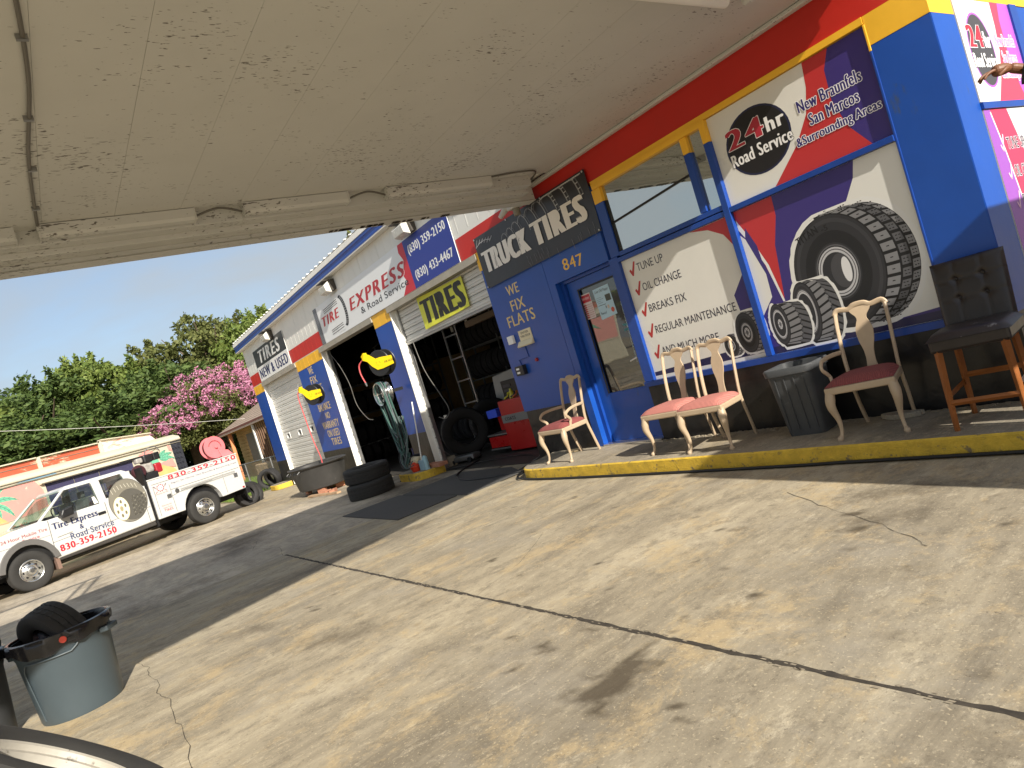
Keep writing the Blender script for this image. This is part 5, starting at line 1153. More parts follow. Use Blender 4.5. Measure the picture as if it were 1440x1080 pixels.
for k in range(15):
    w_ = .10+random.uniform(-.03, .10); ln = random.uniform(.75, 1.42); dx = random.uniform(.10, .38); y = -.02+random.uniform(-.07, .05)
    pts = [(-w_, y, .02), (-w_*.7, y, .15), (0, y, .205+.008*(k % 3)), (w_*.8, y, .14), (w_+dx*.2, y, -ln*.35), (w_+dx*.5, y-.02, -ln*.75), (w_*.4+dx*.6, y-.03, -ln), (-w_*.3+dx*.4, y-.02, -ln*.8), (-w_*.6+dx*.1, y, -ln*.4), (-w_, y, .0)]
    MB().tube(spline(pts, 6), .011, 6).build('hose', (HOSE, HOSEG, HOSE, CABLE)[k % 4], hs)
for k in range(5):
    pts = [(.1+.05*k, .1, -.5), (.25+random.uniform(-.1, .2), .0, -.9), (.1+random.uniform(-.1, .3), -.1, -1.25), (.3+random.uniform(-.1, .1), -.15, -1.45), (.45, -.05, -1.1-.08*k)]
    MB().tube(spline(pts, 8), .009, 6).build('hose', (HOSEG, HOSE, CABLE)[k % 3], hs)
# clutter on the kerb stub between the bays
bk = thing('bucket', 'black bucket of fittings on the kerb stub between the bays', 'bucket', (-11.95, 5.50, .155)); MB().lathe([(0, 0), (.11, 0), (.15, .27), (.16, .28), (.145, .27), (.105, .02), (0, .02)], 24).build('body', BLACKPL, bk)
tag(MB().lathe([(0, 0), (.07, 0), (.10, .10), (.03, .17), (0, .18)], 14).build('funnel', P('orange_red_plastic', c(214, 66, 38), .4), loc=(-11.72, 5.36, .155)), 'orange red funnel on the kerb stub between the bays', 'funnel')
tag(MB().box(-.13, .13, -.08, .08, 0, .12).build('rag', P('cream_cloth', c(214, 204, 172), .9, noise=(9, .2), bump=(12, .02, 1)), loc=(-11.78, 5.42, .30), rot=(.1, .1, .3), bevel=.04), 'crumpled cream rag on top of the orange funnel', 'rag')
tag(MB().lathe([(0, 0), (.05, 0), (.05, .22), (.02, .26), (0, .26)], 14).build('spray_bottle', P('pale_blue_plastic', c(150, 186, 196), .4), loc=(-11.42, 5.45, .155)), 'pale blue bottle at the right end of the kerb stub', 'bottle')
for k in range(6): tag(MB().box(-.045, .045, -.095, .095, 0, .06).build('brick', BRICK, loc=(-11.64+k*.098, 5.62, .156), smooth=False), 'old red brick in the row on the kerb stub between the bays', 'brick', 'bricks in a row on the kerb stub')
o = thing('jack_stand', 'dark blue bottle jack standing behind the tire stack', 'jack', (-12.75, 5.9, .012)); MB().box(-.14, .14, -.12, .12, 0, .05).build('base', P('dark_blue_paint', c(28, 34, 90), .4), o, smooth=False, bevel=.01); MB().tube([(0, 0, .05), (0, 0, .30), (0, 0, .31), (0, 0, .5)], [.08, .08, .035, .035], 14).build('cylinder', P('dark_blue_paint', c(28, 34, 90), .4), o); MB().box(.02, .05, -.13, -.121, .05, .12).build('label', TAG, o, smooth=False)
o = thing('broom', 'white handled broom leaning on the pier beside the hoses', 'broom', (-11.5, 5.42, .16)); MB().tube([(0, 0, .18), (-.18, .25, 1.25)], .012, 8).build('handle', WHITE_T, o); MB().box(-.10, .10, -.03, .03, 0, .18).build('brush', P('pale_bristle', c(150, 180, 190), .9), o, smooth=False)
tag(MB().tube(spline([(-15.55, F+.1, 3.1), (-15.1, F+.08, 2.7), (-14.75, F+.05, 2.2), (-14.7, F+.05, 1.7), (-14.3, F+.03, 1.35), (-14.0, F+.02, 1.28)], 6), .008, 6).build('hanging_wire', P('pale_wire', c(96, 94, 88), .5)), 'pale wire hanging in the middle open bay', 'wire')
tag(MB().tube(spline([(-11.35, F+.12, 2.5), (-11.2, F+.1, 1.9), (-10.9, F+.1, 1.4), (-10.75, F+.1, 1.1), (-10.95, F+.1, .95), (-11.2, F+.1, 1.0)], 6), .008, 6).build('hanging_wire', P('pale_wire', c(96, 94, 88), .5)), 'pale wire looping down at the left of the right hand bay', 'wire')
# litter at the wall foot
for i, (x, y, lb) in enumerate(((-7.35, 5.68, 'dry leaf litter behind the leftmost chair'), (-2.95, 5.66, 'flat grey stone at the foot of the black wall behind the one-armed chair'))):
    m = MB(); n = 14; pts = [(math.cos(k/n*6.283)*random.uniform(.10, .15)*(1.3), math.sin(k/n*6.283)*random.uniform(.05, .08)) for k in range(n)]
    tag(m.prism(pts, 'z', 0, .045 if i else .02).build('stone' if i else 'dry_leaf', WALK if i else P('dry_leaf', c(140, 124, 96), .9), loc=(x, y-.03, .151), smooth=False, bevel=.008), lb, 'stone' if i else 'leaf')

# ================================================================== SERVICE TRUCK (local x forward, y towards the camera side, z up)
TD = Vector((.4973, -.8676)); TN = Vector((.8676, .4973)); TA = Vector((-18.525, 2.672)); TANG = math.atan2(TD.y, TD.x)
T2 = R(-70.2); TD2 = Vector((math.cos(T2), math.sin(T2))); TN2 = Vector((-math.sin(T2), math.cos(T2))); to = TA-TN2*.98
tr = thing('service_truck', 'white extended-cab service truck with utility bed and red and blue lettering', 'truck', (to.x, to.y, 0), T2); tr.scale = (.905, 1, 1)
YS = .97
def arch(cx, cz, r, a0, a1, n=12): return [(cx+r*math.cos(R(a0+(a1-a0)*i/n)), cz+r*math.sin(R(a0+(a1-a0)*i/n))) for i in range(n+1)]
cab = [(1.16, .50), (1.16, 1.29), (3.50, 1.285), (3.62, 1.31), (4.20, 1.275), (4.75, 1.20), (5.02, 1.10), (5.10, .98), (5.10, .66), (4.60, .60)]+arch(4.04, .42, .53, 18, 168)+[(3.50, .45)]
MB().prism(cab, 'y', -YS, YS).build('cab_body', TRUCKW, tr, smooth=True, bevel=.03, ang=25)
# greenhouse
def gh(x0, x1, x2, x3, z0, z1, y0, y1, name, mat, grow=0):
    vs = [(x0, -y0, z0), (x1, -y0, z0), (x1, y0, z0), (x0, y0, z0), (x2, -y1, z1), (x3, -y1, z1), (x3, y1, z1), (x2, y1, z1)]
    return MB().add(vs, [(0, 3, 2, 1), (4, 5, 6, 7), (0, 1, 5, 4), (1, 2, 6, 5), (2, 3, 7, 6), (3, 0, 4, 7)]).build(name, mat, tr, smooth=False, bevel=.05)
GY0, GY1, GZ0, GZ1 = .945, .845, 1.27, 1.86
m = MB().add([(1.40, -.845, 1.785), (2.94, -.845, 1.785), (2.94, .845, 1.785), (1.40, .845, 1.785), (1.50, -.76, 1.87), (2.84, -.76, 1.87), (2.84, .76, 1.87), (1.50, .76, 1.87)], [(0, 3, 2, 1), (4, 5, 6, 7), (0, 1, 5, 4), (1, 2, 6, 5), (2, 3, 7, 6), (3, 0, 4, 7)]); m.build('cab_roof', TRUCKW, tr, smooth=False, bevel=.03)
for s_ in (1, -1):
    MB().tube([(3.66, s_*.93, 1.27), (3.34, s_*.90, 1.50), (2.93, s_*.825, 1.80)], (.035, .030), 8).build('windshield_pillar', TRUCKW, tr)
    MB().add([(x+dx, s_*(gy_-dy), z) for z, gy_, xa, xb in ((1.27, .955, 2.13, 2.30), (1.80, .855, 2.13, 2.32)) for x in (xa, xb) for dx, dy in ((0, 0), (0, .05))], [(0, 2, 6, 4), (1, 5, 7, 3), (0, 4, 5, 1), (2, 3, 7, 6)]).build('door_pillar', TRUCKW, tr, smooth=False)
    MB().add([(1.17, s_*.955, 1.27), (1.50, s_*.955, 1.27), (1.60, s_*.852, 1.80), (1.42, s_*.852, 1.80), (1.17, s_*.90, 1.27), (1.50, s_*.90, 1.27), (1.60, s_*.80, 1.80), (1.42, s_*.80, 1.80)], [(0, 1, 2, 3), (4, 7, 6, 5), (1, 5, 6, 2), (0, 3, 7, 4)]).build('rear_quarter', TRUCKW, tr, smooth=False)
    MB().add([(1.48, s_*.956, 1.26), (2.15, s_*.956, 1.26), (2.15, s_*.948, 1.345), (1.50, s_*.944, 1.365)], [(0, 1, 2, 3)]).build('belt_panel', TRUCKW, tr, smooth=False)
MB().box(1.17, 1.22, -.93, .93, 1.27, 1.36).box(1.36, 1.42, -.82, .82, 1.70, 1.80).build('cab_back', TRUCKW, tr, smooth=False)
SEAT = P('grey_seat_fabric', c(80, 80, 78), .9)
for y in (-.42, .42):
    MB().box(2.35, 2.52, y-.24, y+.24, 1.20, 1.50).build('seat', SEAT, tr, smooth=False, bevel=.04); MB().box(2.36, 2.46, y-.12, y+.12, 1.51, 1.66).build('head_rest', SEAT, tr, smooth=False, bevel=.03)
MB().tube([(3.05+.04*math.sin(q), .42+.19*math.cos(q), 1.32+.17*math.sin(q)) for q in [k*.45 for k in range(15)]], .014, 6).build('steering_wheel', BLACKPL, tr)
MB().box(3.25, 3.55, -.85, .85, 1.27, 1.34).build('dashboard', BLACKPL, tr, smooth=False, bevel=.02)
def gy(z, off=.012): return GY0+(GY1-GY0)*(z-GZ0)/(GZ1-GZ0)+off
def pane(pts, name='window', s_=1, mat=GLASST, off=-.004):
    return MB().add([(x, s_*gy(z, off), z) for x, z in pts], [tuple(range(len(pts)))]).build(name, mat, tr, smooth=False)
for s_ in (1, -1):
    pane([(2.30, 1.30), (3.36, 1.30), (3.30, 1.36), (3.05, 1.62), (2.90, 1.73), (2.75, 1.765), (2.34, 1.765), (2.30, 1.73)], 'side_window', s_)
    pane([(1.50, 1.36), (2.12, 1.33), (2.12, 1.735), (2.08, 1.765), (1.66, 1.765), (1.58, 1.72)], 'side_window', s_)
MB().add([(3.685, -.84, 1.31), (3.685, .84, 1.31), (2.975, .76, 1.82), (2.975, -.76, 1.82)], [(0, 1, 2, 3)]).build('windshield', GLASST, tr, smooth=False)
pane([(2.32, 1.31), (2.42, 1.31), (2.42, 1.47), (2.36, 1.47)], 'window_sticker', 1, P('white_sticker', c(225, 222, 210), .6), .010)
SEAM = P('panel_gap', c(70, 70, 68), .8)
def side_line(pts, w=.012, name='panel_seam', y=YS+.002, mat=SEAM):
    a = Art((0, y-.001, 0), (-1, 0, 0), (0, 0, 1)); a.line([(-x, z) for x, z in pts], w, mat, 1); return a.build(name, tr)
side_line([(2.20, 1.28), (2.20, .52)]); side_line([(3.47, 1.27), (3.50, .62), (3.46, .50)]); side_line([(1.34, 1.28), (1.30, .9), (1.30, .52)]); side_line([(1.20, .86), (3.5, .80)], .008); side_line([(3.5, .97), (5.05, .98)], .006)
m = MB().prism([(1.16, .40), (3.48, .40), (3.50, .47), (1.16, .50)], 'y', -YS+.05, YS-.03); m.build('rocker', P('dusty_black_trim', c(58, 55, 52), .6), tr, smooth=False, bevel=.02)
# flare, inner arches, bumpers, frame
fl = arch(4.04, .42, .62, 10, 172, 14)+arch(4.04, .42, .50, 172, 10, 14)
MB().prism(fl, 'y', YS-.02, YS+.035).build('fender_flare', P('grey_plastic_flare', c(92, 90, 88), .6), tr, smooth=False, bevel=.01)
MB().box(3.45, 4.6, -YS+.06, YS-.10, .45, .95).build('wheel_well', BLACKPL, tr, smooth=False); MB().box(-.75, .40, -YS+.05, YS-.16, .40, .90).build('wheel_well', BLACKPL, tr, smooth=False)
MB().box(-1.5, 5.0, -.42, .42, .34, .52).build('chassis', BLACKPL, tr, smooth=False)
m = MB().prism([(5.05, .50), (5.26, .52), (5.28, .70), (5.10, .74)], 'y', -.98, .98); m.build('bumper', CHROME, tr, smooth=False, bevel=.02)
MB().box(5.09, 5.12, -.9, .9, .78, 1.02).build('grille', BLACKPL, tr, smooth=False); MB().box(4.98, 5.125, .62, .96, .80, 1.0).build('headlight', P('lens_clear', c(210, 210, 205), .1), tr, smooth=False, bevel=.02)
MB().box(3.46, 3.54, .6, .95, .24, .50).build('mud_flap', P('rusty_flap', c(120, 96, 84), .9), tr, smooth=False)
mi = MB().prism([(2.98, 1.24), (3.24, 1.22), (3.26, 1.30), (3.20, 1.40), (2.96, 1.44)], 'y', YS+.05, YS+.22).build('mirror', BLACKPL, tr, smooth=False, bevel=.03); MB().tube([(3.22, YS-.02, 1.27), (3.2, YS+.08, 1.28)], .03, 6).build('arm', BLACKPL, mi)
hd = MB().box(2.24, 2.42, YS, YS+.02, 1.04, 1.10).build('door_handle', BLACKPL, tr, smooth=False, bevel=.02)
# utility bed
bed = [(1.08, .50), (1.08, 1.43), (-1.50, 1.43), (-1.50, .52), (-.88, .50)]+arch(-.20, .42, .56, 172, 8, 12)[0:]+[(.46, .50)]
MB().prism(bed, 'y', -YS, YS).build('utility_bed', TRUCKW, tr, smooth=False, bevel=.012)
MB().box(-1.52, 1.10, YS-.22, YS+.015, 1.432, 1.46).box(-1.52, 1.10, -YS-.015, -YS+.22, 1.432, 1.46).build('bed_rail', TRUCKW, tr, smooth=False, bevel=.01)
MB().box(-1.0, -.0, -.5, .5, .0, .0).build('void', TRUCKW, tr) if False else None
for p in ([(1.0, 1.27), (1.0, .55)], [(.58, 1.22), (.58, .55)], [(1.02, 1.32), (-1.46, 1.32)], [(.58, 1.08), (-1.46, 1.08)], [(-.92, 1.06), (-.92, .55)], [(.58, .93), (.2, .99), (-.6, .99)]): side_line(p, .010)
a = Art((0, YS+.002, 0), (-1, 0, 0), (0, 0, 1)); GR = flat(120, 120, 116)
for k in range(52): 
    x = .32-k*.0315
    a.rect(-x, .955+0*k, -x+.02, .99, GR, 2); a.rect(-x, 1.0, -x+.02, 1.035, GR, 2)
a.build('vent_strip', tr)
m = MB()
MB().box(.60, .72, YS, YS+.012, .90, 1.0).build('latch', STEEL, tr, smooth=False, bevel=.005); MB().box(-1.36, -1.24, YS, YS+.012, .86, .97).build('latch', STEEL, tr, smooth=False, bevel=.005)
MB().lathe([(.0, YS+.012), (.05, YS+.010), (.06, YS)], 18, axis='y', cen=(.42, 0, 1.01)).build('fuel_cap', P('dark_fitting', c(70, 70, 68), .5), tr)
MB().box(-1.46, -1.40, YS, YS+.01, .54, .58).build('reflector', P('dull_red', c(150, 30, 40), .4), tr, smooth=False)
MB().box(-1.62, -1.50, -.9, .95, .36, .50).build('rear_bumper', BLACKPL, tr, smooth=False, bevel=.01)
MB().box(1.10, 1.155, -.95, YS-.02, .35, 1.80).build('headache_rack', BLACKPL, tr, smooth=False)
MB().tube([(1.12, YS-.1, 1.8), (1.12, YS-.1, .45)], .03, 8).build('rack_post', BLACKPL, tr)
# truck lettering
DN = flat(44, 52, 88); DRD = flat(196, 36, 52)
a = Art((0, YS+.003, 0), (-1, 0, 0), (0, 0, 1))
a.text('Tire Express', -3.42, 1.005, 1.0, .18, DN, .035); a.text('&', -2.88, .89, .09, .10, DN, .03); a.text('Road Service', -3.12, .735, .98, .135, flat(60, 68, 100), .02); a.text('830-359-2150', -3.40, .565, 1.27, .14, DRD, .05)
a.line([(-3.38, .875), (-3.05, .89)], .014, GR)
a.text('24 Hour Mobile Tire', -4.45, 1.085, .92, .065, flat(150, 70, 76), .015); a.text('Service', -4.05, .995, .34, .06, flat(170, 60, 70), .015)
a.text('830-359-2150', -.56, 1.325, 2.02, .10, DRD, .05)
a.text('Seguin, San Marcos, New Braunfels & Surrounding Areas', -.52, 1.20, 1.96, .045, flat(100, 96, 120), .004)
a.ell(-.82, 1.20, .085, .075, flat(150, 70, 84)); a.ell(-.82, 1.20, .072, .062, flat(236, 232, 226)); a.text('24', -.865, 1.175, .09, .05, flat(150, 60, 80), .01)
for k in range(10): q = k*.628; a.line([(-.82+.085*math.cos(q), 1.2+.075*math.sin(q)), (-.82+.105*math.cos(q), 1.2+.093*math.sin(q))], .02, flat(150, 70, 84))
for s_ in (-1, 1): a.line([(-.82+s_*.12, 1.22), (-.82+s_*.17, 1.27)], .02, flat(120, 90, 100)); a.line([(-.82+s_*.10, 1.13), (-.82+s_*.15, 1.10)], .018, flat(190, 120, 120))
a.text('Roadside Service', -1.0, 1.06, .35, .03, flat(160, 140, 140), .0)
a.text('Commercial', -.93, .76, .26, .032, flat(190, 120, 120), .004); a.text('Used Tires', -.91, .70, .24, .034, flat(190, 120, 120), .004); a.text('TIRES', -.90, .625, .24, .055, flat(176, 80, 84), .01)
a.build('lettering', tr)
a = Art((0, YS+.004, 0), (-1, 0, 0), (0, 0, 1)); TG = flat(120, 116, 104); TG2 = flat(166, 162, 146); TG3 = flat(84, 82, 76)
a.ell(-1.66, 1.16, .46, .50, TG3, n=50); a.ell(-1.66, 1.16, .445, .485, TG, n=50); a.ell(-1.60, 1.05, .36, .36, TG3, n=40)
for k in range(9):      # tread pattern
    for j in range(7):
        u = -1.62+j*.062+k*.006; v = .78+k*.052; 
        if ((u+1.66)/.44)**2+((v-1.16)/.48)**2 < .92: a.poly([(u, v), (u+.045, v+.012), (u+.03, v+.04), (u-.012, v+.028)], TG2 if (j+k) % 2 else TG, a.lay+0) 
a.lay += 1
for k in range(8): a.line([(-2.0+k*.085, 1.50+.05*math.sin(k*.45)), (-1.97+k*.085, 1.38+.08*math.sin(k*.45))], .010, flat(190, 186, 170), a.lay)
a.lay += 1
a.ell(-1.87, 1.02, .18, .27, flat(214, 204, 170), n=40); a.ell(-1.87, 1.02, .165, .25, flat(226, 218, 190), n=40)
for k in range(6): q = k*1.047+.3; a.ell(-1.87+.105*math.cos(q), 1.02+.16*math.sin(q), .028, .045, flat(110, 104, 84), a.lay+1, n=12)
a.lay += 2; a.ell(-1.87, 1.02, .04, .06, flat(150, 140, 110))
a.build('tire_decal', tr)
# wheels
def truck_wheel(x, s_):
    w = bpy.data.objects.new('wheel', None); COL.objects.link(w); w.parent = tr; w.location = (x, s_*.83, .405); 
    w.scale = (1/.905, 1, 1)
    if s_ < 0: w.rotation_euler = (0, 0, math.pi)
    o = put('tire', T_TRUCK, w); o.scale = (1, 1, 1)
    m = MB().lathe([(.212, .10), (.225, .118), (.215, .125), (.200, .118), (.190, .09), (.178, .07), (.150, .085), (.115, .10), (.085, .092), (.080, .14), (.055, .15), (.0, .15)], 40, axis='y'); m.build('rim', CHROME, w)
    for k in range(8):
        q = k*math.pi/4
        MB().lathe([(0, .0895), (.026, .0893), (.026, .085)], 12, axis='y', cen=(.140*math.cos(q), .004, .140*math.sin(q)), sx=1).build('rim_hole', BLACKPL, w)
    MB().lathe([(0, .152), (.04, .151), (.045, .145)], 14, axis='y').build('hub_cap', P('dark_fitting', c(70, 70, 68), .5), w)
for x in (-.20, 4.04):
    for s_ in (1, -1): truck_wheel(x, s_)
# things carried on the bed
def on_truck(x, y, z): p = to+TD2*x*.905+TN2*y; return (p.x, p.y, z)
cm = thing('compressor_engine', 'black and silver engine compressor mounted behind the truck cab', 'engine', on_truck(.78, .35, 1.462), T2)
MB().box(-.22, .22, -.25, .25, 0, .16).build('base', BLACKPL, cm, smooth=False, bevel=.02); MB().lathe([(0, .18), (.15, .18), (.17, .26), (.15, .30), (0, .31)], 20, axis='y', cen=(.22, 0, .24)).build('flywheel_cover', P('dark_red_cover', c(60, 26, 32), .5), cm)
MB().box(-.18, .14, -.1, .22, .16, .40).build('block', P('cast_metal', c(150, 146, 140), .5, noise=(14, .3)), cm, smooth=False, bevel=.05); MB().box(-.20, .02, -.05, .24, .40, .60).build('air_filter', BLACKPL, cm, smooth=False, bevel=.04)
MB().box(-.38, -.20, .0, .2, .10, .34).build('tank', P('dull_red', c(150, 30, 40), .4), cm, smooth=False, bevel=.04); MB().box(.02, .18, .02, .2, .44, .56).build('muffler', P('cast_metal', c(150, 146, 140), .5), cm, smooth=False, bevel=.03)
MB().tube(spline([(-.1, .1, .6), (-.15, .15, .72), (-.35, .15, .75), (-.45, .15, .62)], 5), .012, 6).build('fuel_line', STEEL, cm); MB().box(-.42, -.26, -.05, .16, .42, .60).build('control_box', BLACKPL, cm, smooth=False, bevel=.02)
MB().box(-.02, .5, .1, .14, .56, .60).build('bracket', BLACKPL, cm, smooth=False)
pr_ = thing('hose_reel', 'faded pink hose reel standing on the rear of the truck bed', 'hose reel', on_truck(-1.12, .62, 1.462), T2)
MB().lathe([(0, .10), (.285, .10), (.29, .085), (.285, .075), (.17, .07), (.17, -.10), (.285, -.105), (.29, -.12), (.285, -.135), (0, -.135)], 40, axis='y', cen=(0, 0, .30)).build('drum', PINKR, pr_)
MB().lathe([(.17, .06), (.24, .05), (.245, -.02), (.24, -.09), (.17, -.10)], 32, axis='y', cen=(0, 0, .30)).build('wound_hose', CABLE, pr_)
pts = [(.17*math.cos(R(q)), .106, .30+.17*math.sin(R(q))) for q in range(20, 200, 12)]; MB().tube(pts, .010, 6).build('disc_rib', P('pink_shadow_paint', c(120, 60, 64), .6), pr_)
MB().prism([(-.10, 0), (-.42, 0), (-.32, .14), (-.05, .22)], 'y', .112, .14).build('stand', PINKR, pr_, smooth=False, bevel=.01); MB().prism([(.10, 0), (-.42, 0), (-.32, .14), (.05, .22)], 'y', -.16, -.14).build('stand', PINKR, pr_, smooth=False, bevel=.01)
MB().lathe([(0, .15), (.035, .148), (.04, .12)], 14, axis='y', cen=(-.02, 0, .30)).build('axle', PINKR, pr_)
p = on_truck(-1.42, .5, 0); tag(put('light_post', MB().box(-.04, .04, -.04, .04, 1.46, 1.85).mesh('light_post', WHITE_T), None, (p[0], p[1], 0)), 'short white post at the rear corner of the truck bed', 'post')
p = on_truck(-1.85, .35, .30); tire(T_CAR, 'dark tire hung under the tail of the service truck, nearer one', p, (.15, 0, T2)); p = on_truck(-2.2, .1, .26); tire(T_CAR, 'dark tire behind the tail of the service truck, farther one', p, (.2, 0, T2+.2))

# ================================================================== OLD FOOD TRAILER WITH MURAL
P0 = TA-TN*4.0
tl = thing('food_trailer', 'long old cream food trailer with peeling pink and green palm mural', 'trailer', (P0.x, P0.y, 0), TANG)
MB().box(-3.18, 7.5, -2.4, 0, .55, 2.42).build('body', CREAM, tl, smooth=False, bevel=.06)
m = MB().prism([(0.03, 2.36), (.05, 2.40), (0, 2.50), (-.25, 2.58), (-2.2, 2.58), (-2.42, 2.5), (-2.42, 2.36)], 'x', -3.22, 7.5); m.build('roof', CREAM, tl, smooth=True, bevel=.02)
MB().box(-3.2, 7.5, .001, .03, 2.30, 2.325).build('roof_trim', P('grey_trim', c(120, 114, 100), .6), tl, smooth=False)
MB().box(-3.185, -2.84, .002, .012, .6, 2.36).build('diamond_plate', P('diamond_plate', c(84, 86, 92), .35, .6, noise=(20, .4)), tl, smooth=False)
m = MB()
for i in range(9):
    for j in range(3): z = 1.0+i*.16; x = -3.12+j*.1; m.add([(x, .014, z), (x+.05, .014, z+.05), (x+.09, .014, z+.04), (x+.04, .014, z-.01)], [(0, 1, 2, 3)])
tag(m.build('plate_pattern', P('plate_dark', c(48, 48, 54), .4, .5), tl, smooth=False), kind='stuff')
MB().box(-1.5, 1.02, -.05, .008, 1.30, 2.14).build('serving_window', P('dusk_window', c(66, 64, 92), .25, noise=(2, .15)), tl, smooth=False)
for x in (-1.5, 1.02): MB().box(x-.03, x+.03, .004, .03, 1.28, 2.16).build('window_frame', CREAM, tl, smooth=False)
for x in (.25, -.45): MB().box(x-.008, x+.008, .009, .014, 1.5, 2.1).build('window_bar', P('grey_trim', c(120, 114, 100), .6), tl, smooth=False)
m = MB().prism([(.005, 2.27), (.005, 2.15), (.10, 2.14), (.12, 2.16), (.11, 2.19)], 'x', -1.62, 1.12); m.build('awning', CREAM, tl, smooth=False, bevel=.01)
MB().box(-1.62, 1.12, .121, .13, 2.155, 2.175).build('awning_trim', P('grey_trim', c(120, 114, 100), .6), tl, smooth=False)
PK = P('mural_pink', c(226, 150, 140), .6, noise=(2, .06), dirt=(4, c(236, 222, 196), .62)); GN = P('mural_green', c(110, 184, 150), .6, noise=(4, .1)); GD = P('mural_dark_green', c(70, 120, 104), .6); TN_ = P('mural_tan', c(222, 180, 116), .6, noise=(4, .1)); SKY_ = P('mural_blue', c(120, 160, 184), .6)
def wob(pts, n=5, s=.015):
    o = []
    for a_, b_ in zip(pts, pts[1:]+pts[:1]):
        for k in range(n): t = k/n; o.append((a_[0]*(1-t)+b_[0]*t+random.uniform(-s, s), a_[1]*(1-t)+b_[1]*t+random.uniform(-s, s)))
    return o
def leaf(a, u0, v0, ang, ln, wd, mat, dmat, bend=.3):
    top = []; bot = []
    for i in range(13):
        t = i/12; x = t*ln; y = bend*ln*(t-t*t*1.6); w_ = wd*math.sin(math.pi*min(1, t*.95+.05))**.7
        px, py = x*math.cos(ang)-y*math.sin(ang), x*math.sin(ang)+y*math.cos(ang); nx_, ny_ = -math.sin(ang), math.cos(ang)
        top.append((u0+px+nx_*w_, v0+py+ny_*w_)); bot.append((u0+px-nx_*w_, v0+py-ny_*w_))
    a.poly(top+bot[::-1], mat); mid = [((p[0]+q[0])/2, (p[1]+q[1])/2) for p, q in zip(top, bot)]; a.line(mid, .012, dmat)
    for i in range(2, 11, 2): a.line([mid[i], top[min(i+1, 12)]], .008, dmat); a.line([mid[i], bot[min(i+1, 12)]], .008, dmat)
a = Art((0, .004, 0), (-1, 0, 0), (0, 0, 1))
a.poly(wob([(-7.4, 2.28), (-1.2, 2.28), (-1.05, 2.0), (-1.06, 1.58), (-1.5, 1.50), (-7.4, 1.40)]), PK)
a.poly(wob([(-1.7, 2.33), (-.6, 2.33), (-.9, 2.42), (-1.4, 2.37)], 4, .01), SKY_)
for cx in (-2.3, -4.4, -6.3):
    for k, (an, ln) in enumerate(((.15, .62), (.9, .5), (-.55, .6), (-1.1, .45), (2.2, .6), (3.1, .62), (-2.4, .5))): leaf(a, cx, 1.98, an, ln, .065, GN, GD, .35 if k < 4 else -.35)
    a.poly(wob([(cx-.12, 1.95), (cx+.05, 2.0), (cx+.10, 1.7), (cx+.25, 1.45), (cx-.3, 1.45), (cx-.18, 1.7)], 3, .02), TN_)
a.line([(-7.4, 1.36), (-1.5, 1.50), (1.4, 1.50)], .012, flat(190, 180, 160))
a.text('Corner', -2.75, 1.18, .55, .17, flat(206, 120, 100), .01, .35); a.text('Grill', -2.1, 1.22, .45, .14, flat(206, 120, 100), .01, .35)
a.poly(wob([(1.72, 2.24), (2.05, 2.30), (2.22, 2.16), (2.06, 1.98), (1.86, 1.90), (1.72, 2.02)], 4, .02), PK)
a.poly(wob([(1.85, 1.92), (2.1, 2.06), (2.28, 1.98), (2.3, 1.86), (1.95, 1.80)], 4, .01), GN)
for k, (an, ln) in enumerate(((.4, .45), (0, .5), (-.4, .45), (.9, .35))): leaf(a, 2.34, 1.94, an, ln, .055, GN, GD, .3)
a.poly(wob([(2.3, 1.82), (2.75, 1.86), (2.8, 1.62), (2.4, 1.66)], 4, .02), PK); a.poly(wob([(2.2, 1.72), (2.4, 1.78), (2.75, 1.52), (2.78, 1.2), (2.1, 1.2)], 4, .03), TN_); a.poly(wob([(2.70, 2.30), (2.80, 2.26), (2.82, 2.08), (2.72, 2.14)], 3, .01), PK)
a.line([(2.1, 2.22), (2.3, 2.28), (2.42, 2.2), (2.38, 2.1), (2.2, 2.12)], .012, flat(120, 104, 90))
a.build('mural', tl)
OR = P('faded_orange_panel', c(180, 86, 60), .6, noise=(3, .1), dirt=(5, c(236, 214, 186), .60, (.25, 1, 1)))
for x0, x1 in ((.60, 7.4), (-1.12, .52)):
    MB().box(x0, x1, -.72, -.70, 2.60, 2.86).build('roof_sign_panel', OR, tl, smooth=False); MB().box(x0+.03, x1, -.78, -.62, 2.885, 2.915).build('ledge', CREAM, tl, smooth=False)
    MB().box(x0, x1, -.698, -.685, 2.74, 2.755).build('panel_groove', P('grey_trim', c(120, 114, 100), .6), tl, smooth=False)
for x in (.56, -1.17): MB().box(x-.05, x+.05, -.74, -.66, 2.57, 2.90).build('sign_post', CREAM, tl, smooth=False)
m = MB().prism([(-1.22, 2.58), (-1.22, 2.95), (-2.75, 2.80), (-2.95, 2.58)], 'y', -.74, -.70); m.build('roof_sign_panel', P('peeling_panel', c(230, 220, 200), .6, dirt=(5, c(206, 130, 116), .54, (.3, 1, 1.6))), tl, smooth=False)
m = MB().prism([(-1.20, 2.955), (-1.20, 2.98), (-2.8, 2.84), (-2.8, 2.81)], 'y', -.80, -.62); m.build('ledge', CREAM, tl, smooth=False)
for x in (-1.8, 3.6, 4.6): MB().lathe([(.0, -.12), (.36, -.12), (.38, -.05), (.36, .0), (.2, .01), (0, .01)], 24, axis='y', cen=(x, -.05, .38)).build('wheel', RUBBER, tl)

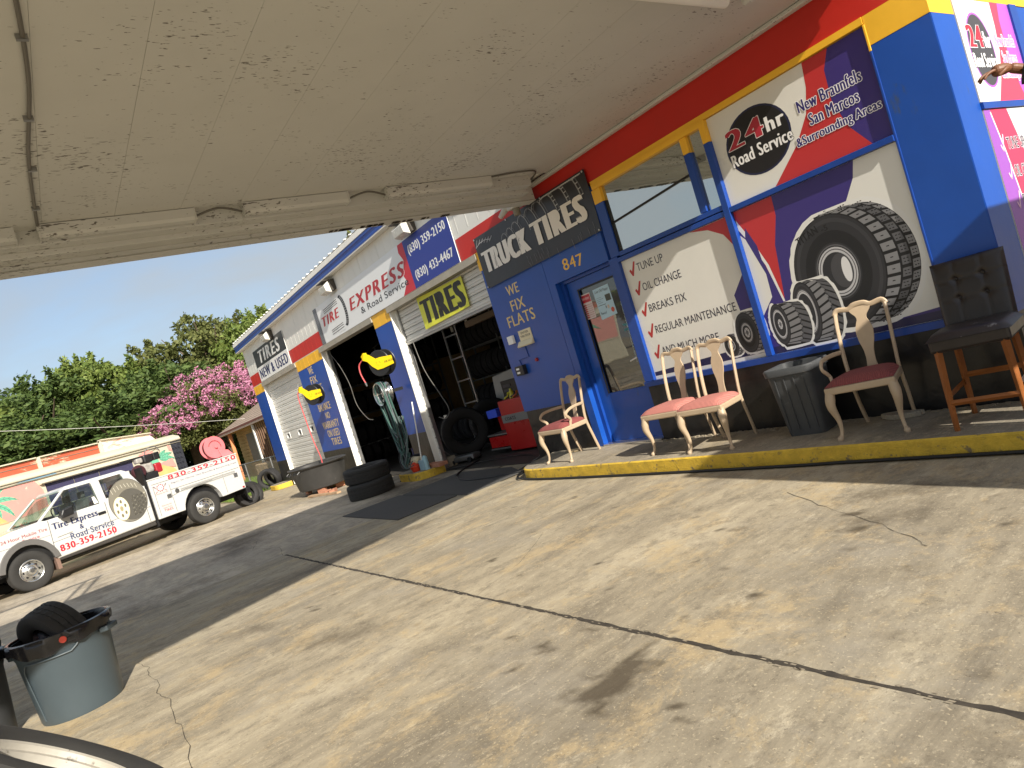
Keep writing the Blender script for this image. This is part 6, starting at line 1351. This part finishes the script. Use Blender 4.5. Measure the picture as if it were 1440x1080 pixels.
# ================================================================== NEIGHBOURING HOUSE, FENCE
hs_ = thing('house', 'small tan board-sided house with brown shingle roof behind the fence', 'house', (-30, 7, 0), world=True)
SID = P('tan_siding', c(186, 160, 112), .8, noise=(3, .12), dirt=(5, c(140, 116, 80), .64))
def yw(x): return 8.0
for k in range(14):
    z = .1+k*.165; MB().prism([(7.62, z), (7.60, z+.01), (7.625, z+.160), (7.65, z+.160)], 'x', -35.2, -20).build('siding_board', SID, hs_, smooth=False)
B('wall', -35.25, -20, 7.66, 14, 0, 2.45, SID, hs_); B('foundation', -35.3, -20, 7.55, 7.66, 0, .10, WALK, hs_)
SH = P('brown_shingles', c(142, 126, 112), .9, noise=(5, .18))
sl = math.atan2(1.9, 4.4); ey, ez = 6.95, 2.50
for k in range(16):
    y0 = ey+k*.30*math.cos(sl); z0 = ez+k*.30*math.sin(sl); y1 = y0+.31*math.cos(sl); z1 = z0+.31*math.sin(sl)
    MB().prism([(y0, z0+.02), (y1, z1+.004), (y1, z1-.03), (y0, z0-.03)], 'x', -36.1, -19.5).build('shingle_row', SH, hs_, smooth=False)
MB().box(-36.1, -19.5, ey-.03, ey, 2.36, 2.51).build('fascia', P('pale_pink_fascia', c(214, 190, 176), .6), hs_, smooth=False); MB().box(-36.1, -19.5, ey-.05, ey-.031, 2.44, 2.52).build('gutter', P('dark_red_gutter', c(120, 76, 70), .6), hs_, smooth=False)
MB().box(-36.0, -19.6, ey, 7.66, 2.36, 2.38).build('soffit', P('tan_soffit', c(200, 160, 100), .7), hs_, smooth=False)
MB().box(-34.0, -33.85, 6.98, 7.12, 0, 2.36).build('porch_post', P('orange_post', c(206, 132, 84), .6), hs_, smooth=False); MB().box(-29.3, -29.15, 6.98, 7.12, 0, 2.36).build('porch_post', WHITE_T, hs_, smooth=False)
wn = MB().box(-33.2, -31.6, 7.57, 7.60, .8, 2.1).build('window', P('grey_shutter', c(120, 122, 116), .6, noise=(4, .1)), hs_, smooth=False); MB().box(-33.28, -31.5, 7.56, 7.572, .72, .79).build('sill', WHITE_T, wn, smooth=False)
dr = MB().box(-30.9, -29.9, 7.56, 7.60, .1, 2.1).build('door', P('brown_door', c(112, 84, 62), .6), hs_, smooth=False)
for k in range(10): MB().box(-28.9+k*.32, -28.84+k*.32, 6.99, 7.03, .1, 2.34).build('baluster', P('brown_door', c(112, 84, 62), .6), hs_, smooth=False)
wl = MB(); tag(MB().box(-28.6, -22.8, 6.5, 6.9, 0, .75).build('stone_wall', P('tan_stone', c(180, 156, 120), .9, noise=(2, .3), bump=(6, .05, .8)), smooth=False, bevel=.04), 'low tan stone planter wall in front of the house porch', 'wall')
# chain link fence
fp = [(-30.0, 4.55), (-26.0, 5.60), (-24.2, 6.05), (-22.6, 6.3)]
fc = thing('chain_link_fence', 'low chain-link fence between the truck tail and the shop corner', 'fence', (fp[1][0], fp[1][1], 0), world=True)
for p in fp: MB().tube([(p[0], p[1], 0), (p[0], p[1], .98)], .03, 8).build('post', STEEL, fc)
MB().tube([(p[0], p[1], .96) for p in fp], .020, 8).build('top_rail', STEEL, fc)
m = MB()
for (a_, b_) in zip(fp[:-1], fp[1:]):
    L2 = math.hypot(b_[0]-a_[0], b_[1]-a_[1]); n_ = int(L2/.10); ux, uy = (b_[0]-a_[0])/L2, (b_[1]-a_[1])/L2
    for i in range(-9, n_):
        for s_ in (1, -1):
            t0, t1 = i*.10, i*.10+.93
            z0, z1 = (.03, .95) if s_ > 0 else (.95, .03)
            if t0 < 0: z0 += (z1-z0)*(-t0/.93); t0 = 0
            if t1 > L2: z1 -= (z1-z0)*((t1-L2)/(t1-t0)); t1 = L2
            p0 = (a_[0]+ux*t0, a_[1]+uy*t0); p1 = (a_[0]+ux*t1, a_[1]+uy*t1); w_ = .009
            m.add([(p0[0], p0[1], z0-w_), (p1[0], p1[1], z1-w_), (p1[0], p1[1], z1+w_), (p0[0], p0[1], z0+w_)], [(0, 1, 2, 3)])
tag(m.build('mesh_wire', STEEL, fc, smooth=False), kind='stuff')

# ================================================================== TREES
def leaves(cl, n, size, flat_=.0, seed=1, shape=1.0):
    """n leaf quads spread over blobs cl = [(x,y,z,rx,ry,rz)]"""
    r = np.random.default_rng(seed); cl = np.array(cl, float); w = (cl[:, 3]*cl[:, 4]*cl[:, 5])**.66; k = r.choice(len(cl), n, p=w/w.sum())
    d = r.normal(size=(n, 3)); d /= np.linalg.norm(d, axis=1)[:, None]; rad = r.uniform(.35, 1.08, n)**.6; rad *= 1+.16*r.normal(size=n)*.6
    c0 = cl[k, :3]+d*cl[k, 3:]*rad[:, None]
    a = r.normal(size=(n, 3)); a /= np.linalg.norm(a, axis=1)[:, None]; b = r.normal(size=(n, 3)); b -= a*(a*b).sum(1)[:, None]; b /= np.linalg.norm(b, axis=1)[:, None]
    s = size*r.uniform(.6, 1.4, n)[:, None]; V = np.zeros((n, 4, 3)); V[:, 0] = c0-a*s*.5; V[:, 1] = c0+b*s*.24; V[:, 2] = c0+a*s*.5; V[:, 3] = c0-b*s*.24
    return V
def blobs(cx, cy, cz, rx, ry, rz, n, seed, br=(.45, .9)):
    r = random.Random(seed); o = []
    for i in range(n):
        while True:
            u = [r.uniform(-1, 1) for _ in range(3)]; q = math.sqrt(sum(v*v for v in u))
            if .25 < q < 1: break
        s = r.uniform(*br); o.append((cx+u[0]*rx, cy+u[1]*ry, cz+u[2]*rz, s*1.25, s*1.25, s*.75))
    return o
def sprigs(bl, n, seed, ln=.8):
    r = random.Random(seed); o = []; top = sorted(bl, key=lambda b: -b[2])[:len(bl)//2]
    for i in range(n):
        b = r.choice(top); a = r.uniform(0, 6.28); t = r.uniform(.1, .8)
        for k in range(4): f = 1+k*.25*ln; o.append((b[0]+math.cos(a)*t*f*b[3], b[1]+math.sin(a)*t*f*b[3], b[2]+b[5]*(.7+k*.28*ln), .22-.035*k, .22-.035*k, .24))
    return o
def tree_mesh(rx, rz, h, seed, nl, nb, size, mat, br=(.45, .95)):
    bl = blobs(0, 0, h-rz, rx*.78, rx*.78, rz*.80, nb, seed, br); V = np.concatenate([leaves(bl, nl, size, seed=seed), leaves(sprigs(bl, 26, seed), nl//9, size*.9, seed=seed+1)])
    return tri_mesh('crown', V, mat, 4)
def trunk_mesh(h, r, seed, spread):
    rr = random.Random(seed); m = MB(); m.tube(spline([(0, 0, 0), (.05, .03, h*.25), (-.05, .08, h*.5)], 4), lerp_list([r*1.25, r, r*.8], 4), 10)
    for k in range(7):
        a = k*.9+rr.uniform(-.3, .3); e = (math.cos(a)*spread*rr.uniform(.4, .8), math.sin(a)*spread*rr.uniform(.4, .8), h*rr.uniform(.7, .92))
        m.tube(spline([(-.03, .05, h*rr.uniform(.3, .48)), (e[0]*.4, e[1]*.4, h*.62), e], 4), lerp_list([r*.5, r*.32, r*.08], 4), 6)
    return m.mesh('trunk', BARK)
TV = [(tree_mesh(3.3, 2.9, 8.0, 11, 21000, 58, .24, LEAF1), trunk_mesh(8, .22, 1, 3)), (tree_mesh(3.0, 2.8, 7.4, 12, 20000, 52, .24, LEAF2), trunk_mesh(7.4, .2, 2, 3)), (tree_mesh(3.4, 3.3, 9.0, 13, 23000, 62, .25, LEAF3), trunk_mesh(9, .24, 3, 3))]
def tree(x, y, h, v, label, rz=0, w=None, group='trees behind the trailer'):
    base = (8.0, 7.4, 9.0)[v]; s = h/base; t = thing('tree', label, 'tree', (x, y, 0), rz, group); t.scale = (w or s, w or s, s)
    put('trunk', TV[v][1], t); put('crown', TV[v][0], t); return t
for a_ in ((-46.8, 10.0, 11.2, 2, 'tallest leafy tree, behind the pink flowering bush', .3, 1.05), (-43.2, 13.4, 9.8, 0, 'green tree whose crown meets the left corner of the shop roof', 1.4, 1.0), (-48.0, 4.1, 9.8, 0, 'green tree left of the tallest tree, above the pale end of the trailer', 2.3, 1.1),
           (-45.6, 0.5, 8.7, 1, 'dark green tree above the middle of the food trailer', 3.5, 1.05), (-44.4, -3.8, 8.2, 0, 'green tree above the left part of the food trailer', 4.2, 1.05), (-45.6, -8.2, 9.1, 1, 'dark green tree at the left edge of the picture', 5.0, 1.1), (-42.0, 6.7, 7.4, 1, 'lower dark tree filling the gap behind the pink flowering bush', .9, 1.15),
           (-39.6, -1.4, 6.2, 1, 'low dark tree right behind the food trailer roof', 2.0, 1.2), (-40.2, 3.1, 6.1, 1, 'low dark tree behind the peeling roof panel of the trailer', 3.0, 1.2), (-39.6, -6.0, 6.2, 1, 'low dark tree behind the left end of the food trailer', 1.2, 1.2),
           (-37.2, 21.4, 13.6, 2, 'tree top showing above the shop roof by the canopy edge', .6, 1.0), (-54.0, 16.8, 11.1, 1, 'tree far behind the house roof', 2.6, 1.3)): tree(*a_[:5], rz=a_[5], w=a_[6]*1.2)
for i, (x, y, h) in enumerate(((-44, -36, 6), (-54, -33, 6.5), (-64, -28, 6.2), (-34, -40, 6), (-72, -18, 6.5), (-24, -42, 6))): tree(x, y, h, i % 3, 'roadside tree across the street, number %d from the right in its row' % (i+1), i*1.3, 1.6, 'trees across the street')
bm_ = tri_mesh('foliage', leaves(blobs(0, 0, 1.5, 2.6, 1.6, 1.2, 34, 77, (.5, .9)), 9000, .24, seed=77), LEAF2, 4)
for i, (x, y) in enumerate(((-44, -9), (-44.5, -5), (-43.5, -1), (-44.5, 3), (-46, 7), (-47, 11), (-48, 15))):
    b_ = thing('bush', 'dark bush under the trees, number %d from the left' % (i+1), 'bush', (x, y, 0), i*1.1, 'bushes under the trees'); b_.scale = (1.1, 1.3, 1.15); put('foliage', bm_, b_)
    MB().tube([(0, 0, 0), (.1, 0, 1.2)], [.08, .04], 6).build('stem', BARK, b_)
# crape myrtle
def clusters(cx, cy, cz, rx, ry, rz, n, seed, zmin=-.25):
    r = random.Random(seed); o = []
    while len(o) < n:
        u = Vector((r.gauss(0, 1), r.gauss(0, 1), r.gauss(0, 1))).normalized()
        if u.z < zmin: continue
        k = r.uniform(.72, 1.1)*(1+.18*math.sin(u.x*5+seed)*math.cos(u.y*6)); q = r.uniform(.12, .26); o.append((cx+u.x*rx*k, cy+u.y*ry*k, cz+u.z*rz*k, q, q, q*.9))
    return o
def myrtle(x, y, rx, rz, zc, nb, nl, nc, npet, label, seed):
    t = thing('flowering_tree', label, 'tree', (x, y, 0)); bl = blobs(0, 0, zc, rx*.8, rx*.8, rz*.8, nb, seed, (.4, .8))
    put('crown', tri_mesh('crown', leaves(bl, nl, .18, seed=seed), LEAF3, 4), t)
    put('blossom', tri_mesh('blossom', leaves(clusters(0, 0, zc, rx*1.04, rx*1.04, rz*1.06, nc, seed), npet, .12, seed=seed+1), BLOOM, 4), t)
    put('trunk', trunk_mesh(zc+.4, .10, seed, rx*.9), t)
myrtle(-39.5, 8.1, 2.55, 1.9, 4.15, 60, 26000, 430, 15000, 'broad crape myrtle covered in pink blossom behind the house roof', 31)
myrtle(-38.5, 5.25, 1.5, 1.1, 3.5, 26, 10000, 170, 6500, 'smaller crape myrtle with pink blossom, left of and below the broad one', 35)
# power line
tag(MB().tube([(-30, -8+k*1.0, 6.45-k*.262+.0035*(k-8)**2) for k in range(16)], .008, 5).build('power_line', P('pale_cable', c(200, 198, 190), .6)), 'thin pale overhead cable crossing in front of the trees', 'cable')
# dark vehicle across the street (seen in the door glass)
sv = thing('parked_car', 'dark car parked across the street, seen only reflected in the door glass', 'car', (-40, -23, 0), R(20)); BC = P('black_car_paint', c(24, 24, 28), .2, coat=.6)
MB().prism([(-2.3, .35), (-2.35, .9), (-2.1, 1.05), (1.0, 1.08), (2.2, .92), (2.35, .6), (2.3, .35)]+[], 'y', -.92, .92).build('body', BC, sv, smooth=False, bevel=.06)
MB().add([(-2.1, -.86, 1.05), (1.1, -.86, 1.07), (1.1, .86, 1.07), (-2.1, .86, 1.05), (-1.9, -.72, 1.68), (.3, -.72, 1.70), (.3, .72, 1.70), (-1.9, .72, 1.68)], [(4, 5, 6, 7), (0, 1, 5, 4), (1, 2, 6, 5), (2, 3, 7, 6), (3, 0, 4, 7)]).build('cabin', GLASSD, sv, smooth=False, bevel=.05)
for x in (-1.45, 1.45):
    for y in (-.88, .88): MB().lathe([(0, y-.1), (.34, y-.1), (.36, y), (.34, y+.1), (0, y+.1)], 24, axis='y', cen=(x, 0, .36)).build('wheel', RUBBER, sv)

# ================================================================== PERSON reaching in from the right
def skin_fig(name, verts, edges, radii, mat, parent, lev=2):
    me = bpy.data.meshes.new(name); me.from_pydata(verts, edges, []); me.materials.append(mat); o = put(name, me, parent)
    o.modifiers.new('skin', 'SKIN'); 
    if not me.skin_vertices: me.attributes
    for i, sv_ in enumerate(me.skin_vertices[0].data): sv_.radius = (radii[i], radii[i]); sv_.use_root = (i == 0)
    sb = o.modifiers.new('subdivision', 'SUBSURF'); sb.levels = sb.render_levels = lev
    return o
try:
    SKN = P('brown_skin', c(112, 72, 46), .5, noise=(8, .08)); BCL = P('black_clothing', c(26, 25, 27), .85, noise=(8, .2), bump=(30, .003, .5))
    pe = thing('person', 'person in black clothes reaching an arm up at the right edge of the picture', 'person', (-.72, 5.12, .15), world=True)
    px, py = -.72, 5.12
    V = [(px, py, 1.08), (px, py, 1.30), (px, py-.01, 1.50), (px, py-.02, 1.60), (px-.02, py-.04, 1.72), (px-.03, py-.05, 1.82),
         (px-.18, py-.02, 1.50), (px-.26, py-.16, 1.74), (px-.40, py-.34, 2.02), (px-.56, py-.52, 2.20), (px-.61, py-.58, 2.235),
         (px+.18, py-.02, 1.50), (px+.22, py-.04, 1.24), (px+.24, py-.10, .99),
         (px-.10, py, 1.0), (px-.11, py-.01, .62), (px-.11, py+.01, .24), (px-.11, py-.12, .19), (px+.10, py, 1.0), (px+.11, py-.01, .62), (px+.11, py+.01, .24), (px+.11, py-.12, .19)]
    E_ = [(0, 1), (1, 2), (2, 3), (3, 4), (4, 5), (2, 6), (6, 7), (7, 8), (8, 9), (9, 10), (2, 11), (11, 12), (12, 13), (0, 14), (14, 15), (15, 16), (16, 17), (0, 18), (18, 19), (19, 20), (20, 21)]
    rad = [.15, .14, .13, .055, .085, .07, .065, .05, .042, .028, .03, .065, .05, .035, .09, .06, .045, .035, .09, .06, .045, .035]
    o_ = pe.location
    sh_ = lambda L_: [(a_[0]-o_.x, a_[1]-o_.y, a_[2]-o_.z) for a_ in L_]
    skin_fig('body', sh_(V), E_, rad, SKN, pe)
    idx = [0, 1, 2, 6, 7, 8, 11, 12, 13, 14, 15, 16, 18, 19, 20]; mp_ = {k: i for i, k in enumerate(idx)}
    skin_fig('clothing', sh_([V[i] for i in idx]), [(mp_[a_], mp_[b_]) for a_, b_ in E_ if a_ in mp_ and b_ in mp_], [rad[i]*1.13+.006 for i in idx], BCL, pe)
    MB().tube(spline([(px-.04-o_.x+o_.x, py-.10, 1.46), (px-.16, py-.34, 1.86), (px-.40, py-.52, 2.10), (px-.55, py-.60, 2.17)], 4), .055, 10).build('sleeve', BCL, pe)
    W0 = Vector(V[10]); D = (Vector(V[10])-Vector(V[9])).normalized(); D = Vector((-.62, -.72, .05)).normalized(); side = D.cross(Vector((0, 0, 1))).normalized(); up_ = side.cross(D)
    hv = [tuple(W0-D*.02), tuple(W0+D*.04), tuple(W0+D*.085)]
    skin_fig('palm', sh_(hv), [(0, 1), (1, 2)], [.026, .036, .034], SKN, pe)
    for k, (of, ln, cu) in enumerate(((-.028, .062, .5), (-.010, .075, .35), (.010, .072, .45), (.027, .055, .6))):
        b0 = W0+D*.08+side*of; q = [b0, b0+D*ln*.45-up_*.004, b0+D*ln*.8-up_*(.02*cu+.006), b0+D*ln*1.05-up_*(.05*cu+.01)]
        skin_fig('finger', sh_([tuple(p) for p in q]), [(0, 1), (1, 2), (2, 3)], [.0095, .009, .008, .0065], SKN, pe)
    b0 = W0+D*.02-side*.03; q = [b0, b0+D*.03-side*.018-up_*.018, b0+D*.062-side*.012-up_*.038]
    skin_fig('finger', sh_([tuple(p) for p in q]), [(0, 1), (1, 2)], [.013, .011, .009], SKN, pe)
    MB().lathe([(0, 1.93), (.06, 1.92), (.10, 1.86), (.108, 1.79), (.10, 1.74), (.09, 1.74)], 20, cen=(px-.02, py-.02, 0)).build('hair', P('black_hair', c(20, 18, 17), .7), pe)
    for s_ in (-1, 1):
        MB().lathe([(0, -.012), (.011, -.006), (.012, 0)], 10, axis='y', cen=(px-.035+s_*.03, py-.125, 1.775)).build('eye', P('eye_dark', c(30, 24, 20), .3), pe)
        MB().lathe([(0, -.008), (.018, -.004), (.024, .004)], 10, axis='x', cen=(px-.02+s_*.092, py-.04, 1.765)).build('ear', SKN, pe)
    MB().tube([(px-.035, py-.125, 1.775), (px-.037, py-.150, 1.745), (px-.036, py-.135, 1.735)], [.008, .014, .010], 8).build('nose', SKN, pe); MB().tube([(px-.06, py-.118, 1.71), (px-.035, py-.128, 1.708), (px-.01, py-.118, 1.71)], .006, 6).build('mouth', P('lips', c(120, 64, 56), .5), pe)
except Exception as e_:
    print('person failed', e_)
